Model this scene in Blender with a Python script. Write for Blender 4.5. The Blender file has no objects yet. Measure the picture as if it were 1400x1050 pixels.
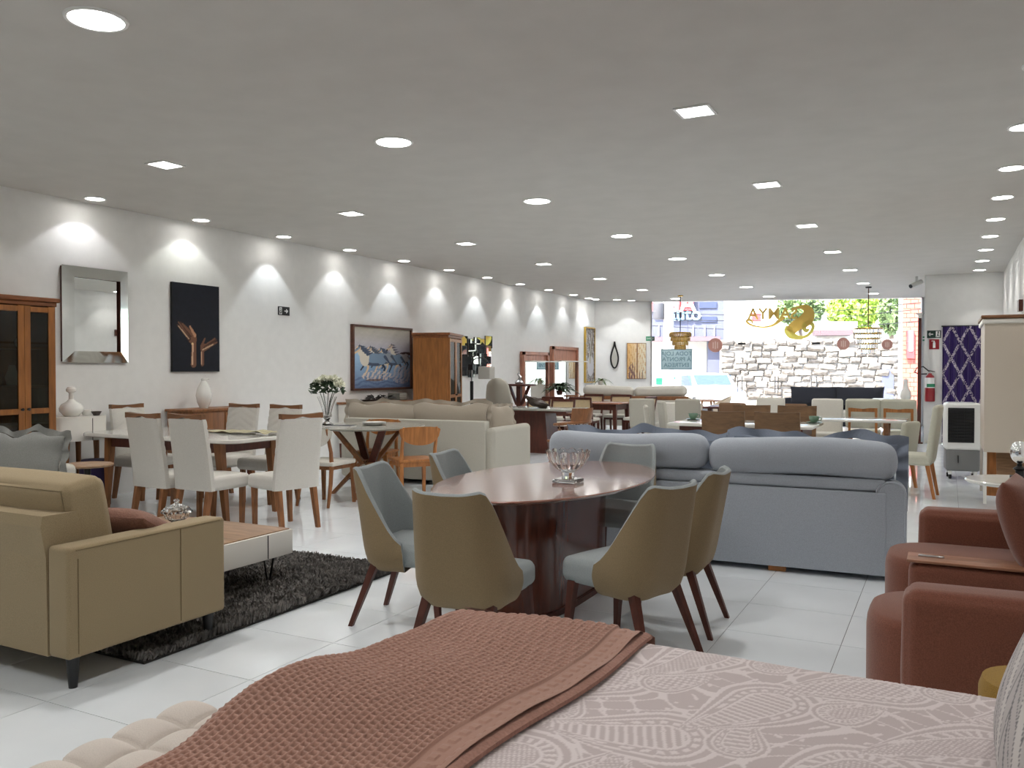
import bpy, bmesh, math, random
import numpy as np
from mathutils import Vector, Matrix

rnd = random.Random(7)
PI = math.pi
R = math.radians
scene = bpy.context.scene
COL = scene.collection


def srgb(r, g, b):
    return tuple(((c / 255) / 12.92 if c / 255 <= .04045 else ((c / 255 + .055) / 1.055) ** 2.4) for c in (r, g, b))


# ------------------------------------------------------------------ camera, sky, sun, exposure
FPX = 1150.0
YAW = math.atan(596 / FPX)
PITCH = math.atan(19 / FPX)
EYE = 1.45
cam_data = bpy.data.cameras.new('camera')
cam_data.sensor_fit = 'HORIZONTAL'
cam_data.sensor_width = 36
cam_data.lens = 36 * FPX / 1400
cam_data.clip_start = .05
cam_data.clip_end = 400
cam = bpy.data.objects.new('camera', cam_data)
COL.objects.link(cam)
cam.location = (0, 0, EYE)
cam.rotation_euler = (PI / 2 - PITCH, 0, YAW)
scene.camera = cam

world = bpy.data.worlds.new('sky')
scene.world = world
world.use_nodes = True
wn = world.node_tree.nodes
wl = world.node_tree.links
wn.clear()
w_out = wn.new('ShaderNodeOutputWorld')
w_bg = wn.new('ShaderNodeBackground')
w_sky = wn.new('ShaderNodeTexSky')
w_sky.sky_type = 'NISHITA'
w_sky.sun_disc = False
w_sky.sun_elevation = R(52)
w_sky.sun_rotation = R(200)
w_sky.dust_density = 2.0
w_bg.inputs['Strength'].default_value = .85
wl.new(w_sky.outputs[0], w_bg.inputs['Color'])
wl.new(w_bg.outputs[0], w_out.inputs['Surface'])

sun_data = bpy.data.lights.new('sun', 'SUN')
sun_data.energy = 17.0
sun_data.angle = R(.6)
sun_data.color = (1, .95, .88)
sun = bpy.data.objects.new('sun', sun_data)
COL.objects.link(sun)
sun.location = (0, -20, 60)
sun.rotation_euler = (R(38), 0, R(-18))      # shines from behind the shop onto the far side of the street

scene.view_settings.view_transform = 'Standard'
scene.view_settings.look = 'None'
scene.view_settings.exposure = 0.9
scene.view_settings.gamma = 1.0
scene.view_settings.use_curve_mapping = False
scene.cycles.use_denoising = True
scene.cycles.max_bounces = 8
scene.cycles.diffuse_bounces = 4
scene.cycles.glossy_bounces = 4
scene.cycles.transmission_bounces = 8
scene.cycles.transparent_max_bounces = 12
scene.cycles.sample_clamp_indirect = 6.0
scene.cycles.caustics_reflective = False
scene.cycles.caustics_refractive = False

LAMP_W = 48.0        # spot power of a recessed lamp in the open ceiling
WALL_LAMP_W = 9.5   # spot power of the wall washers
DISC_E = 8.0         # glow of the lamp faces

# ------------------------------------------------------------------ pixel helpers (real heights / depths are given)
_c, _s = math.cos(YAW), math.sin(YAW)
_cp, _sp = math.cos(PITCH), math.sin(PITCH)
_RT, _FW, _UP = (_c, _s, 0), (-_s * _cp, _c * _cp, -_sp), (-_s * _sp, _c * _sp, _cp)


def _ray(px, py):
    a, b = (px - 700) / FPX, -(py - 525) / FPX
    return [_FW[i] + a * _RT[i] + b * _UP[i] for i in range(3)]


def Pz(px, py, z):
    d = _ray(px, py); t = (z - EYE) / d[2]
    return Vector((t * d[0], t * d[1], z))


def Py(px, py, y):
    d = _ray(px, py); t = y / d[1]
    return Vector((t * d[0], y, EYE + t * d[2]))


def Px(px, py, x):
    d = _ray(px, py); t = x / d[0]
    return Vector((x, t * d[1], EYE + t * d[2]))


# ------------------------------------------------------------------ materials
MATS = {}


def mat(name, col, rough=.6, metal=0., bump=0., scale=60., var=0., spec=.5, sheen=0., emit=0., trans=0., kind='noise',
        alpha=1., coat=0., dist=.01, stretch=(1, 1, 1), col2=None):
    if name in MATS:
        return MATS[name]
    m = bpy.data.materials.new(name)
    m.use_nodes = True
    nt = m.node_tree
    p = nt.nodes['Principled BSDF']
    p.inputs['Base Color'].default_value = (*col, 1)
    p.inputs['Roughness'].default_value = rough
    p.inputs['Metallic'].default_value = metal
    p.inputs['Specular IOR Level'].default_value = spec
    if sheen:
        p.inputs['Sheen Weight'].default_value = sheen
    if coat:
        p.inputs['Coat Weight'].default_value = coat
        p.inputs['Coat Roughness'].default_value = .08
    if trans:
        p.inputs['Transmission Weight'].default_value = trans
    if alpha < 1:
        p.inputs['Alpha'].default_value = alpha
    if emit:
        p.inputs['Emission Color'].default_value = (*col, 1)
        p.inputs['Emission Strength'].default_value = emit
    if bump or var or col2:
        tc = nt.nodes.new('ShaderNodeTexCoord')
        mp = nt.nodes.new('ShaderNodeMapping')
        mp.inputs['Scale'].default_value = stretch
        nt.links.new(tc.outputs['Object'], mp.inputs['Vector'])
        if kind == 'wood':
            tx = nt.nodes.new('ShaderNodeTexNoise')
            tx.inputs['Scale'].default_value = scale
            tx.inputs['Detail'].default_value = 6
            tx.inputs['Distortion'].default_value = .6
        else:
            tx = nt.nodes.new('ShaderNodeTexNoise')
            tx.inputs['Scale'].default_value = scale
            tx.inputs['Detail'].default_value = 3
        nt.links.new(mp.outputs[0], tx.inputs['Vector'])
        fac = tx.outputs[0]
        if var or col2:
            rp = nt.nodes.new('ShaderNodeValToRGB')
            a = tuple(max(0, x * (1 - var)) for x in col)
            b = tuple(min(1, x * (1 + var)) for x in col) if col2 is None else col2
            rp.color_ramp.elements[0].position = .3
            rp.color_ramp.elements[1].position = .7
            rp.color_ramp.elements[0].color = (*a, 1)
            rp.color_ramp.elements[1].color = (*b, 1)
            nt.links.new(fac, rp.inputs[0])
            nt.links.new(rp.outputs[0], p.inputs['Base Color'])
        if bump:
            bp = nt.nodes.new('ShaderNodeBump')
            bp.inputs['Strength'].default_value = bump
            bp.inputs['Distance'].default_value = dist
            nt.links.new(fac, bp.inputs['Height'])
            nt.links.new(bp.outputs[0], p.inputs['Normal'])
    MATS[name] = m
    return m


def attr_mat(name, rough=.7, spec=.4, sheen=0., bump=0., metal=0.):
    """a printed or woven surface: its colours come from the mesh's own colour attribute"""
    if name in MATS:
        return MATS[name]
    m = bpy.data.materials.new(name)
    m.use_nodes = True
    nt = m.node_tree
    p = nt.nodes['Principled BSDF']
    p.inputs['Roughness'].default_value = rough
    p.inputs['Specular IOR Level'].default_value = spec
    p.inputs['Metallic'].default_value = metal
    if sheen:
        p.inputs['Sheen Weight'].default_value = sheen
    a = nt.nodes.new('ShaderNodeAttribute')
    a.attribute_name = 'Col'
    nt.links.new(a.outputs['Color'], p.inputs['Base Color'])
    if bump:
        tx = nt.nodes.new('ShaderNodeTexNoise')
        tx.inputs['Scale'].default_value = 400
        bp = nt.nodes.new('ShaderNodeBump')
        bp.inputs['Strength'].default_value = bump
        bp.inputs['Distance'].default_value = .003
        nt.links.new(tx.outputs[0], bp.inputs['Height'])
        nt.links.new(bp.outputs[0], p.inputs['Normal'])
    MATS[name] = m
    return m


def pane_mat(name, tint=(1, 1, 1), base=.04):
    """thin window glass: lets light straight through and mirrors a little by angle"""
    if name in MATS:
        return MATS[name]
    m = bpy.data.materials.new(name)
    m.use_nodes = True
    nt = m.node_tree
    nt.nodes.clear()
    o = nt.nodes.new('ShaderNodeOutputMaterial')
    t = nt.nodes.new('ShaderNodeBsdfTransparent')
    t.inputs[0].default_value = (*tint, 1)
    g = nt.nodes.new('ShaderNodeBsdfGlossy')
    g.inputs['Roughness'].default_value = .01
    f = nt.nodes.new('ShaderNodeFresnel')
    f.inputs[0].default_value = 1.45
    mx = nt.nodes.new('ShaderNodeMixShader')
    nt.links.new(f.outputs[0], mx.inputs[0])
    nt.links.new(t.outputs[0], mx.inputs[1])
    nt.links.new(g.outputs[0], mx.inputs[2])
    nt.links.new(mx.outputs[0], o.inputs[0])
    MATS[name] = m
    return m


def fab(name, rgb, **k):
    d = dict(rough=.92, bump=.35, scale=260, var=.14, spec=.15, sheen=.12, dist=.004)
    d.update(k)
    return mat(name, srgb(*rgb), **d)


def wood(name, rgb, axis='z', **k):
    st = {'x': (.12, 1, 1), 'y': (1, .12, 1), 'z': (1, 1, .12)}[axis]
    d = dict(rough=.42, bump=.06, scale=28, var=.28, kind='wood', stretch=st, spec=.4, dist=.003)
    d.update(k)
    return mat(name, srgb(*rgb), **d)


# ------------------------------------------------------------------ geometry collector
def rotm(rx=0, ry=0, rz=0):
    return Matrix.Rotation(rz, 3, 'Z') @ Matrix.Rotation(ry, 3, 'Y') @ Matrix.Rotation(rx, 3, 'X')


_RB = {}


def _rounded(size, r, seg, n, bulge):
    key = (tuple(round(s, 4) for s in size), round(r, 4), seg, n, bulge)
    if key in _RB:
        return _RB[key]
    h = np.array(size) / 2
    r = min(r, h.min() * .999)
    ax = []
    for k in range(3):
        inner = h[k] - r
        arcs = [inner + r * math.tan(PI / 4 * i / seg) for i in range(1, seg + 1)]
        mid = list(np.linspace(-inner, inner, n + 1)) if inner > 1e-5 else [0.]
        ax.append(np.array([-a for a in arcs[::-1]] + mid + arcs))
    V, F = [], []
    idx = {}

    def vid(p):
        k = (round(p[0], 5), round(p[1], 5), round(p[2], 5))
        if k not in idx:
            idx[k] = len(V); V.append(p)
        return idx[k]
    for k in range(3):
        a, b = (k + 1) % 3, (k + 2) % 3
        for s in (-1, 1):
            ids = []
            for u in ax[a]:
                row = []
                for w in ax[b]:
                    q = [0, 0, 0]; q[k] = s * h[k]; q[a] = u; q[b] = w
                    q = np.array(q, float)
                    inn = np.clip(q, -(h - r), h - r)
                    d = q - inn
                    L = np.linalg.norm(d)
                    p = inn + d / L * r if L > 1e-9 else q
                    if bulge:
                        nn = d / L if L > 1e-9 else np.zeros(3)
                        fu = max(0, 1 - (u / h[a]) ** 2); fw = max(0, 1 - (w / h[b]) ** 2)
                        p = p + nn * (bulge[k] if hasattr(bulge, '__len__') else bulge) * math.sqrt(fu * fw)
                    row.append(vid(tuple(p)))
                ids.append(row)
            for i in range(len(ax[a]) - 1):
                for j in range(len(ax[b]) - 1):
                    f = [ids[i][j], ids[i + 1][j], ids[i + 1][j + 1], ids[i][j + 1]]
                    if s < 0:
                        f.reverse()
                    f2 = []
                    for t in f:
                        if t not in f2:
                            f2.append(t)
                    if len(f2) > 2:
                        F.append(f2)
    _RB[key] = (V, F)
    return V, F


class G:
    def __init__(s):
        s.v, s.f = [], []

    def add(s, vs, fs, rot=None, c=(0, 0, 0)):
        o = len(s.v)
        if rot is not None:
            s.v += [tuple(rot @ Vector(p) + Vector(c)) for p in vs]
        else:
            s.v += [(p[0] + c[0], p[1] + c[1], p[2] + c[2]) for p in vs]
        s.f += [[i + o for i in f] for f in fs]
        return s

    def box(s, c, size, rot=None):
        x, y, z = (a / 2 for a in size)
        vs = [(i * x, j * y, k * z) for i in (-1, 1) for j in (-1, 1) for k in (-1, 1)]
        fs = [(0, 1, 3, 2), (4, 6, 7, 5), (0, 4, 5, 1), (2, 3, 7, 6), (0, 2, 6, 4), (1, 5, 7, 3)]
        return s.add(vs, fs, rot, c)

    def rbox(s, c, size, r=.01, seg=2, n=1, bulge=0, rot=None):
        vs, fs = _rounded(size, r, seg, n, bulge)
        return s.add(vs, fs, rot, c)

    def taper(s, a, b, wa, wb, rot=0.):
        """square leg from a to b, widths wa (x,y) and wb"""
        vs = []
        for p, w in ((a, wa), (b, wb)):
            for i, j in ((-1, -1), (1, -1), (1, 1), (-1, 1)):
                x, y = i * w[0] / 2, j * w[1] / 2
                vs.append((p[0] + x * math.cos(rot) - y * math.sin(rot), p[1] + x * math.sin(rot) + y * math.cos(rot), p[2]))
        fs = [(3, 2, 1, 0), (4, 5, 6, 7)] + [(i, (i + 1) % 4, 4 + (i + 1) % 4, 4 + i) for i in range(4)]
        return s.add(vs, fs)

    def tube(s, pts, rad, n=10, caps=True, flat=1.):
        pts = [Vector(p) for p in pts]
        if not hasattr(rad, '__len__'):
            rad = [rad] * len(pts)
        vs, fs = [], []
        t0 = (pts[1] - pts[0]).normalized()
        up = Vector((0, 0, 1)) if abs(t0.z) < .9 else Vector((0, 1, 0))
        nrm = t0.cross(up).normalized()
        for i, p in enumerate(pts):
            t = (pts[min(i + 1, len(pts) - 1)] - pts[max(i - 1, 0)]).normalized()
            nrm = (nrm - t * nrm.dot(t)).normalized()
            bi = t.cross(nrm)
            for k in range(n):
                a = 2 * PI * k / n
                vs.append(tuple(p + nrm * math.cos(a) * rad[i] + bi * math.sin(a) * rad[i] * flat))
        for i in range(len(pts) - 1):
            for k in range(n):
                k2 = (k + 1) % n
                fs.append((i * n + k, i * n + k2, (i + 1) * n + k2, (i + 1) * n + k))
        if caps:
            fs.append(tuple(range(n - 1, -1, -1)))
            fs.append(tuple((len(pts) - 1) * n + k for k in range(n)))
        return s.add(vs, fs)

    def lathe(s, prof, n=24, c=(0, 0, 0), rot=None, sx=1., sy=1., fn=None):
        vs, fs = [], []
        m = len(prof)
        for i in range(n):
            a = 2 * PI * i / n
            for j, (r, z) in enumerate(prof):
                q = fn(a, r, z) if fn else r
                vs.append((q * math.cos(a) * sx, q * math.sin(a) * sy, z))
        for i in range(n):
            for j in range(m - 1):
                i2 = (i + 1) % n
                fs.append((i * m + j, i2 * m + j, i2 * m + j + 1, i * m + j + 1))
        if prof[0][0] > 1e-6:
            fs.append(tuple(i * m for i in range(n - 1, -1, -1)))
        if prof[-1][0] > 1e-6:
            fs.append(tuple(i * m + m - 1 for i in range(n)))
        return s.add(vs, fs, rot, c)

    def prism(s, poly, z0, z1, rot=None, c=(0, 0, 0)):
        n = len(poly)
        vs = [(x, y, z0) for x, y in poly] + [(x, y, z1) for x, y in poly]
        fs = [tuple(range(n - 1, -1, -1)), tuple(range(n, 2 * n))] + [(i, (i + 1) % n, n + (i + 1) % n, n + i) for i in range(n)]
        return s.add(vs, fs, rot, c)

    def grid(s, P, closeu=False, flip=False):
        """P: array nu x nv x 3"""
        P = np.asarray(P, float)
        nu, nv = P.shape[:2]
        fs = []
        for i in range(nu if closeu else nu - 1):
            i2 = (i + 1) % nu
            for j in range(nv - 1):
                f = (i * nv + j, i2 * nv + j, i2 * nv + j + 1, i * nv + j + 1)
                fs.append(f[::-1] if flip else f)
        return s.add([tuple(p) for p in P.reshape(-1, 3)], fs)

    def build(s, name, m, parent=None, smooth=True, kind=None, ang=38):
        me = bpy.data.meshes.new(name)
        me.from_pydata(s.v, [], s.f)
        me.validate()
        if smooth:
            me.polygons.foreach_set('use_smooth', [True] * len(me.polygons))
            me.set_sharp_from_angle(angle=R(ang))
        me.materials.append(m)
        o = bpy.data.objects.new(name, me)
        COL.objects.link(o)
        if parent is not None:
            o.parent = parent
        if kind:
            o['kind'] = kind
        return o


def colour_mesh(name, P, C, m, parent=None, closeu=False, thick=None, smooth=True):
    """grid of points P (nu,nv,3) with linear colours C (nu,nv,3); numpy fast path"""
    nu, nv = P.shape[:2]
    ii, jj = np.meshgrid(np.arange(nu - 1), np.arange(nv - 1), indexing='ij')
    F = np.stack([ii * nv + jj, (ii + 1) * nv + jj, (ii + 1) * nv + jj + 1, ii * nv + jj + 1], -1).reshape(-1, 4)
    me = bpy.data.meshes.new(name)
    me.vertices.add(nu * nv)
    me.vertices.foreach_set('co', P.reshape(-1).astype(np.float32))
    me.loops.add(F.size)
    me.loops.foreach_set('vertex_index', F.reshape(-1).astype(np.int32))
    me.polygons.add(len(F))
    me.polygons.foreach_set('loop_start', (np.arange(len(F)) * 4).astype(np.int32))
    me.update(calc_edges=True)
    me.validate()
    if smooth:
        me.polygons.foreach_set('use_smooth', [True] * len(me.polygons))
    if C is not None:
        at = me.color_attributes.new('Col', 'FLOAT_COLOR', 'POINT')
        rgba = np.ones((nu * nv, 4), np.float32)
        rgba[:, :3] = C.reshape(-1, 3)
        at.data.foreach_set('color', rgba.reshape(-1))
    me.materials.append(m)
    o = bpy.data.objects.new(name, me)
    COL.objects.link(o)
    if parent is not None:
        o.parent = parent
    return o


def tag(o, label, cat, group=None, kind=None):
    o['label'] = label
    o['category'] = cat
    if group:
        o['group'] = group
    if kind:
        o['kind'] = kind
    return o


def thing(name, label, cat, loc=(0, 0, 0), rz=0., group=None):
    o = bpy.data.objects.new(name, None)
    o.empty_display_size = .1
    COL.objects.link(o)
    o.location = loc
    o.rotation_euler = (0, 0, rz)
    return tag(o, label, cat, group)


def dup(root, loc, rz, label, group=None):
    r = root.copy()
    COL.objects.link(r)
    r.location = loc
    r.rotation_euler = (0, 0, rz)
    r['label'] = label
    if group:
        r['group'] = group
    for ch in list(root.children):
        c = ch.copy(); COL.objects.link(c); c.parent = r
        for g in list(ch.children):
            d = g.copy(); COL.objects.link(d); d.parent = c
    return r


def struct(g, name, m, smooth=False, parent=None):
    o = g.build(name, m, parent, smooth)
    if parent is None:
        o['kind'] = 'structure'
    return o


# raster helpers for prints (all on numpy arrays)
def lin(rgb):
    return np.array(srgb(*rgb))


def paint(C, mask, rgb, a=1.):
    k = (mask.astype(float) * a)[..., None]
    C[:] = C * (1 - k) + lin(rgb) * k


def cap(U, V, p, q, r0, r1=None):
    r1 = r0 if r1 is None else r1
    dx, dy = q[0] - p[0], q[1] - p[1]
    L = dx * dx + dy * dy + 1e-9
    t = np.clip(((U - p[0]) * dx + (V - p[1]) * dy) / L, 0, 1)
    d = np.hypot(U - p[0] - t * dx, V - p[1] - t * dy)
    return d < r0 + (r1 - r0) * t


def ell(U, V, c, rx, ry, a=0.):
    x, y = U - c[0], V - c[1]
    X = x * math.cos(a) + y * math.sin(a)
    Y = -x * math.sin(a) + y * math.cos(a)
    return (X / rx) ** 2 + (Y / ry) ** 2 < 1


def fbm(U, V, seed=0, oct=4, f=3.):
    rg = np.random.RandomState(seed)
    out = np.zeros_like(U); amp = 1.; tot = 0.
    for _ in range(oct):
        for _k in range(4):
            a = rg.rand() * 2 * PI; ph = rg.rand() * 6.28
            out += amp * np.sin((U * math.cos(a) + V * math.sin(a)) * f * 2 * PI * (.7 + .6 * rg.rand()) + ph)
        tot += amp * 4
        amp *= .6; f *= 2
    return out / tot * 2

# ================================================================== THE SETTING
CEIL = 3.33
WX, RX = -8.6, .93
M_wall = mat('wall_paint', srgb(232, 231, 228), .85, bump=.05, scale=8, var=.02, spec=.2)
M_ceil = mat('ceiling_paint', srgb(204, 201, 196), .9, bump=.04, scale=3, var=.03, spec=.1)
M_tile = mat('porcelain', srgb(231, 236, 239), .035, var=.05, scale=1.6, spec=.5)
M_grout = mat('grout', srgb(120, 122, 122), .9)
M_white = mat('white_plastic', srgb(235, 235, 232), .4)
M_black = mat('black_metal', srgb(22, 22, 24), .4, spec=.4)
M_chrome = mat('chrome', (.8, .8, .8), .12, 1.)
M_steel = mat('brushed_steel', (.55, .55, .56), .3, 1.)
M_glow = mat('lamp_glow', (1, .985, .96), .5, emit=DISC_E)
M_mirror = mat('mirror_glass', (.86, .88, .87), .015, 1.)
M_glass = mat('crystal', (1, 1, 1), .02, trans=1., spec=.6)
MATS['crystal'].node_tree.nodes['Principled BSDF'].inputs['IOR'].default_value = 1.5
M_pane = pane_mat('window_pane', (.97, .985, .98))
M_gold = mat('gold', srgb(205, 165, 70), .22, 1.)
M_text_white = mat('print_white', srgb(240, 240, 238), .6)

S0, S1 = Vector((-7.25, 22.3, 0)), Vector((-.6, 24.25, 0))
SD = (S1 - S0).normalized()
SN = Vector((-SD.y, SD.x, 0))
SANG = math.atan2(SD.y, SD.x)
SLEN = (S1 - S0).length


def Q(s, t, z):
    p = S0 + SD * s + SN * t
    return Vector((p.x, p.y, z))


def Pt(px, py, t):
    """pixel -> (s, z) on the plane t metres beyond the shop front"""
    d = _ray(px, py)
    o = S0 + SN * t
    k = (SN.x * o.x + SN.y * o.y) / (SN.x * d[0] + SN.y * d[1])
    p = Vector((k * d[0], k * d[1], EYE + k * d[2]))
    return (p - S0).dot(SD), p.z


def proj(p):
    v = (p[0], p[1], p[2] - EYE)
    w = sum(v[i] * _FW[i] for i in range(3))
    if w < .1:
        return None
    return 700 + FPX * sum(v[i] * _RT[i] for i in range(3)) / w, 525 - FPX * sum(v[i] * _UP[i] for i in range(3)) / w, w


# floor: a slab of grout carrying porcelain tiles
outline = [(WX - .1, -3.5), (RX + .1, -3.5), (RX + .1, 18.7), (-.42, 18.7), (-.42, 24.3), (S1.x, S1.y), (S0.x, S0.y), (WX - .1, 21.5)]
floor = struct(G().prism(outline, -.14, -.003), 'floor', M_grout)
TS, TG = .6, .0035
tg = G().box((0, 0, -.004), (TS - TG, TS - TG, .008))
tile_me = None
cells = []
for i in range(-14, 4):
    for j in range(-7, 42):
        x, y = -1.09 + .6 * i + .3, .51 + .6 * j + .3
        if x - .3 < WX - .3 or x + .3 > RX + .5 or y > 24.1:
            continue
        ylim = 22.2 + (x - S0.x) * SD.y / SD.x - .3 if x > S0.x else 21.4
        if y + .3 > ylim:
            continue
        if x > -.5 and y > 18.5:
            continue
        q = proj((x, y, 0))
        vis = q is not None and -80 < q[0] < 1480 and q[1] < 1130
        cells.append((q[2] if vis else 1e3, x, y))
cells.sort()
rest = G()
for k, (dd, x, y) in enumerate(cells):
    if k < 290 and dd < 900:
        if tile_me is None:
            o = tg.build('tile', M_tile, floor, False)
            tile_me = o.data
        else:
            o = bpy.data.objects.new('tile', tile_me)
            COL.objects.link(o)
            o.parent = floor
        o.location = (x, y, 0)
    else:
        rest.box((x, y, -.004), (TS - TG, TS - TG, .008))
rest.build('tile_field', M_tile, floor, False, 'stuff')

ceil_out = [(WX - .1, -3.6), (RX + .1, -3.6), (RX + .1, 24.6), (S1.x + .1, S1.y + .25), (S0.x - .1, S0.y + .25), (WX - .1, 21.9)]
struct(G().prism(ceil_out, CEIL, CEIL + .25), 'ceiling', M_ceil)
struct(G().box((WX - .1, 9, CEIL / 2 - .07), (.2, 25.2, CEIL + .14)), 'wall_left', M_wall)
struct(G().box((RX + .1, 10.4, CEIL / 2 - .07), (.2, 28, CEIL + .14)), 'wall_right', M_wall)
struct(G().box((-3.8, -3.6, CEIL / 2 - .07), (9.8, .2, CEIL + .14)), 'wall_back', M_wall)
fl_a, fl_b = Vector((WX, 21.5, 0)), S0
fd = (fl_b - fl_a).normalized()
fn_ = Vector((-fd.y, fd.x, 0))
poly = [fl_a, fl_b, fl_b + fn_ * .2, fl_a + fn_ * .2]
struct(G().prism([(p.x, p.y) for p in poly], -.14, CEIL), 'wall_front_left', M_wall)
FANG = math.atan2(fd.y, fd.x)
# the partition with the curtained doorway, and the return beside the shop front
g = G()
g.box((-.26, 18.77, CEIL / 2 - .07), (.32, .2, CEIL + .14))
g.box((.8, 18.77, CEIL / 2 - .07), (.26, .2, CEIL + .14))
g.box((.285, 18.77, (CEIL + 2.32) / 2), (.77, .2, CEIL - 2.32))
struct(g, 'wall_partition', M_wall)
struct(G().box((-.35, 21.6, CEIL / 2 - .07), (.14, 5.5, CEIL + .14)), 'wall_return', M_wall)
struct(G().box((-.5, 24.33, CEIL / 2 - .07), (.2, .12, CEIL + .14)), 'wall_front_right', M_wall)

# shop front: frameless glass in separate panes, with patch fittings and pull handles
win = thing('window_1', 'frameless glass shop front with double doors looking out on the sunny street', 'window')
win['kind'] = 'structure'


def pane(s0, s1, z0, z1):
    g = G()
    c = Q((s0 + s1) / 2, 0, (z0 + z1) / 2)
    g.box(c, (s1 - s0 - .012, .01, z1 - z0 - .012), rotm(rz=SANG))
    g.build('pane', M_pane, win, False)


DZ = 2.16
lows = [0, 1.2, 2.36, 3.31, 4.26, 5.6, SLEN]
for a, b in zip(lows[:-1], lows[1:]):
    pane(a, b, .02, DZ)
for a, b in zip([0, 1.95, 4.26, 5.6], [1.95, 4.26, 5.6, SLEN]):
    pane(a, b, DZ, CEIL)
for s in (2.36, 4.26):
    G().box(Q(s + .05, 0, DZ), (.2, .035, .05), rotm(rz=SANG)).build('patch_fitting', M_black, win, False)
for s in (3.27, 3.35, 4.2, 4.32, 2.3, 2.42):
    G().tube([Q(s, -.05, .85), Q(s, -.05, 1.28)], .014, 8).build('door_handle', M_steel, win)
G().box(Q(SLEN / 2, 0, .01), (SLEN, .05, .03), rotm(rz=SANG)).build('floor_rail', M_steel, win, False)
for s in (.01, SLEN - .01):
    G().box(Q(s, 0, CEIL / 2), (.03, .05, CEIL), rotm(rz=SANG)).build('side_rail', M_steel, win, False)

# ------------------------------------------------------------------ recessed lamps
lamp_rows = [('round', -8.3, [6.1 + 1.472 * k for k in range(-4, 11)], 'against the long left wall', .095),
             ('square', -6.36, [5.39 + 2.7 * k for k in range(-2, 7)], 'in the second row from the left wall', .105),
             ('round', -4.06, [3.0 + 2.72 * k for k in range(-1, 8)], 'in the middle row of the ceiling', .14),
             ('square', -1.64, [6.05 + 2.72 * k for k in range(-2, 7)], 'in the row over the blue sofa', .11),
             ('round', .51, [7.6 + 1.49 * k for k in range(-5, 8)], 'beside the right wall', .1)]
disc_mesh = {}


def lamp_proto(shape, rad):
    key = (shape, rad)
    if key in disc_mesh:
        return disc_mesh[key]
    if shape == 'round':
        ring = G().lathe([(rad, -.001), (rad, -.012), (rad + .018, -.012), (rad + .022, -.001)], 28)
        face = G().lathe([(0, -.007), (rad, -.007)][::-1], 28)
    else:
        a, b = rad, rad + .02
        ring = G()
        for dx, dy, sx, sy in ((0, 1, 2 * b, b - a), (0, -1, 2 * b, b - a), (1, 0, b - a, 2 * a), (-1, 0, b - a, 2 * a)):
            ring.box((dx * (a + b) / 2, dy * (a + b) / 2, -.0065), (sx, sy, .011))
        face = G().box((0, 0, -.005), (2 * a, 2 * a, .006))
    r_ = ring.build('trim_ring', M_white, None, shape == 'round')
    f_ = face.build('diffuser', M_glow, None, False)
    disc_mesh[key] = (r_.data, f_.data)
    for o in (r_, f_):
        bpy.data.objects.remove(o)
    return disc_mesh[key]


def spot(loc, w, cone, blend, col, tilt=(0, 0), rad=.05):
    l = bpy.data.lights.new('lamp_beam', 'SPOT')
    l.energy = w
    l.spot_size = R(cone)
    l.spot_blend = blend
    l.color = col
    l.shadow_soft_size = rad
    o = bpy.data.objects.new('lamp_beam', l)
    COL.objects.link(o)
    o.location = loc
    o.rotation_euler = (tilt[0], tilt[1], 0)
    return o


ORD = ['first', 'second', 'third', 'fourth', 'fifth', 'sixth', 'seventh', 'eighth', 'ninth', 'tenth', 'eleventh', 'twelfth', 'thirteenth', 'fourteenth', 'fifteenth']
for shape, x, ys, where, rad in lamp_rows:
    n_seen = 0
    for y in ys:
        if x == -1.64 and y > 23.0:
            continue
        if x == .51 and y > 18.4:
            continue
        q = proj((x, y, CEIL))
        seen = q is not None and -40 < q[0] < 1440 and q[1] > -30
        if seen:
            lab = '%s ceiling lamp %s, %s from the bed end' % (shape, where, ORD[n_seen])
            n_seen += 1
            t = thing('ceiling_lamp', lab, 'ceiling lamp', (x, y, CEIL), 0, 'recessed ceiling lamps')
            rm, fm = lamp_proto(shape, rad)
            for nm, me in (('trim_ring', rm), ('diffuser', fm)):
                o = bpy.data.objects.new(nm, me); COL.objects.link(o); o.parent = t
        if x == -8.3:
            kk = ys.index(y) % 2
            if y < 8.5:
                spot((x, y, CEIL - .02), WALL_LAMP_W * .85, 106, .25, (.96, 1, .95) if kk else (.95, .95, 1), (0, R(4)), .03)
            elif kk == 0:
                spot((x, y, CEIL - .02), WALL_LAMP_W * 1.5, 76, .22, (.86, .94, 1), (0, R(3)), .025)
            else:
                spot((x, y, CEIL - .02), WALL_LAMP_W * 1.15, 88, .28, (.93, .97, 1), (0, R(3)), .03)
        elif x == .51:
            spot((x, y, CEIL - .02), WALL_LAMP_W, 92, .3, (1, .98, .95), (0, R(-4)), .03)
        else:
            spot((x, y, CEIL - .02), LAMP_W, 150, .5, (1, .985, .965), (0, 0), .1)

# three more wall washers over the angled wall by the shop front
for k, (px, py) in enumerate(((846, 410), (866, 411), (808, 408))):
    p = Pz(px, py, CEIL)
    t = thing('ceiling_lamp', 'small ceiling lamp over the framed paintings near the shop front, %s from the left' % ORD[k], 'ceiling lamp', (p.x, p.y - .15, CEIL), 0, 'recessed ceiling lamps')
    rm, fm = lamp_proto('round', .095)
    for nm, me in (('trim_ring', rm), ('diffuser', fm)):
        o = bpy.data.objects.new(nm, me); COL.objects.link(o); o.parent = t
    spot((p.x, p.y - .15, CEIL - .02), WALL_LAMP_W * 1.2, 80, .3, (.95, .98, 1), (R(8), R(4)), .03)

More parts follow.
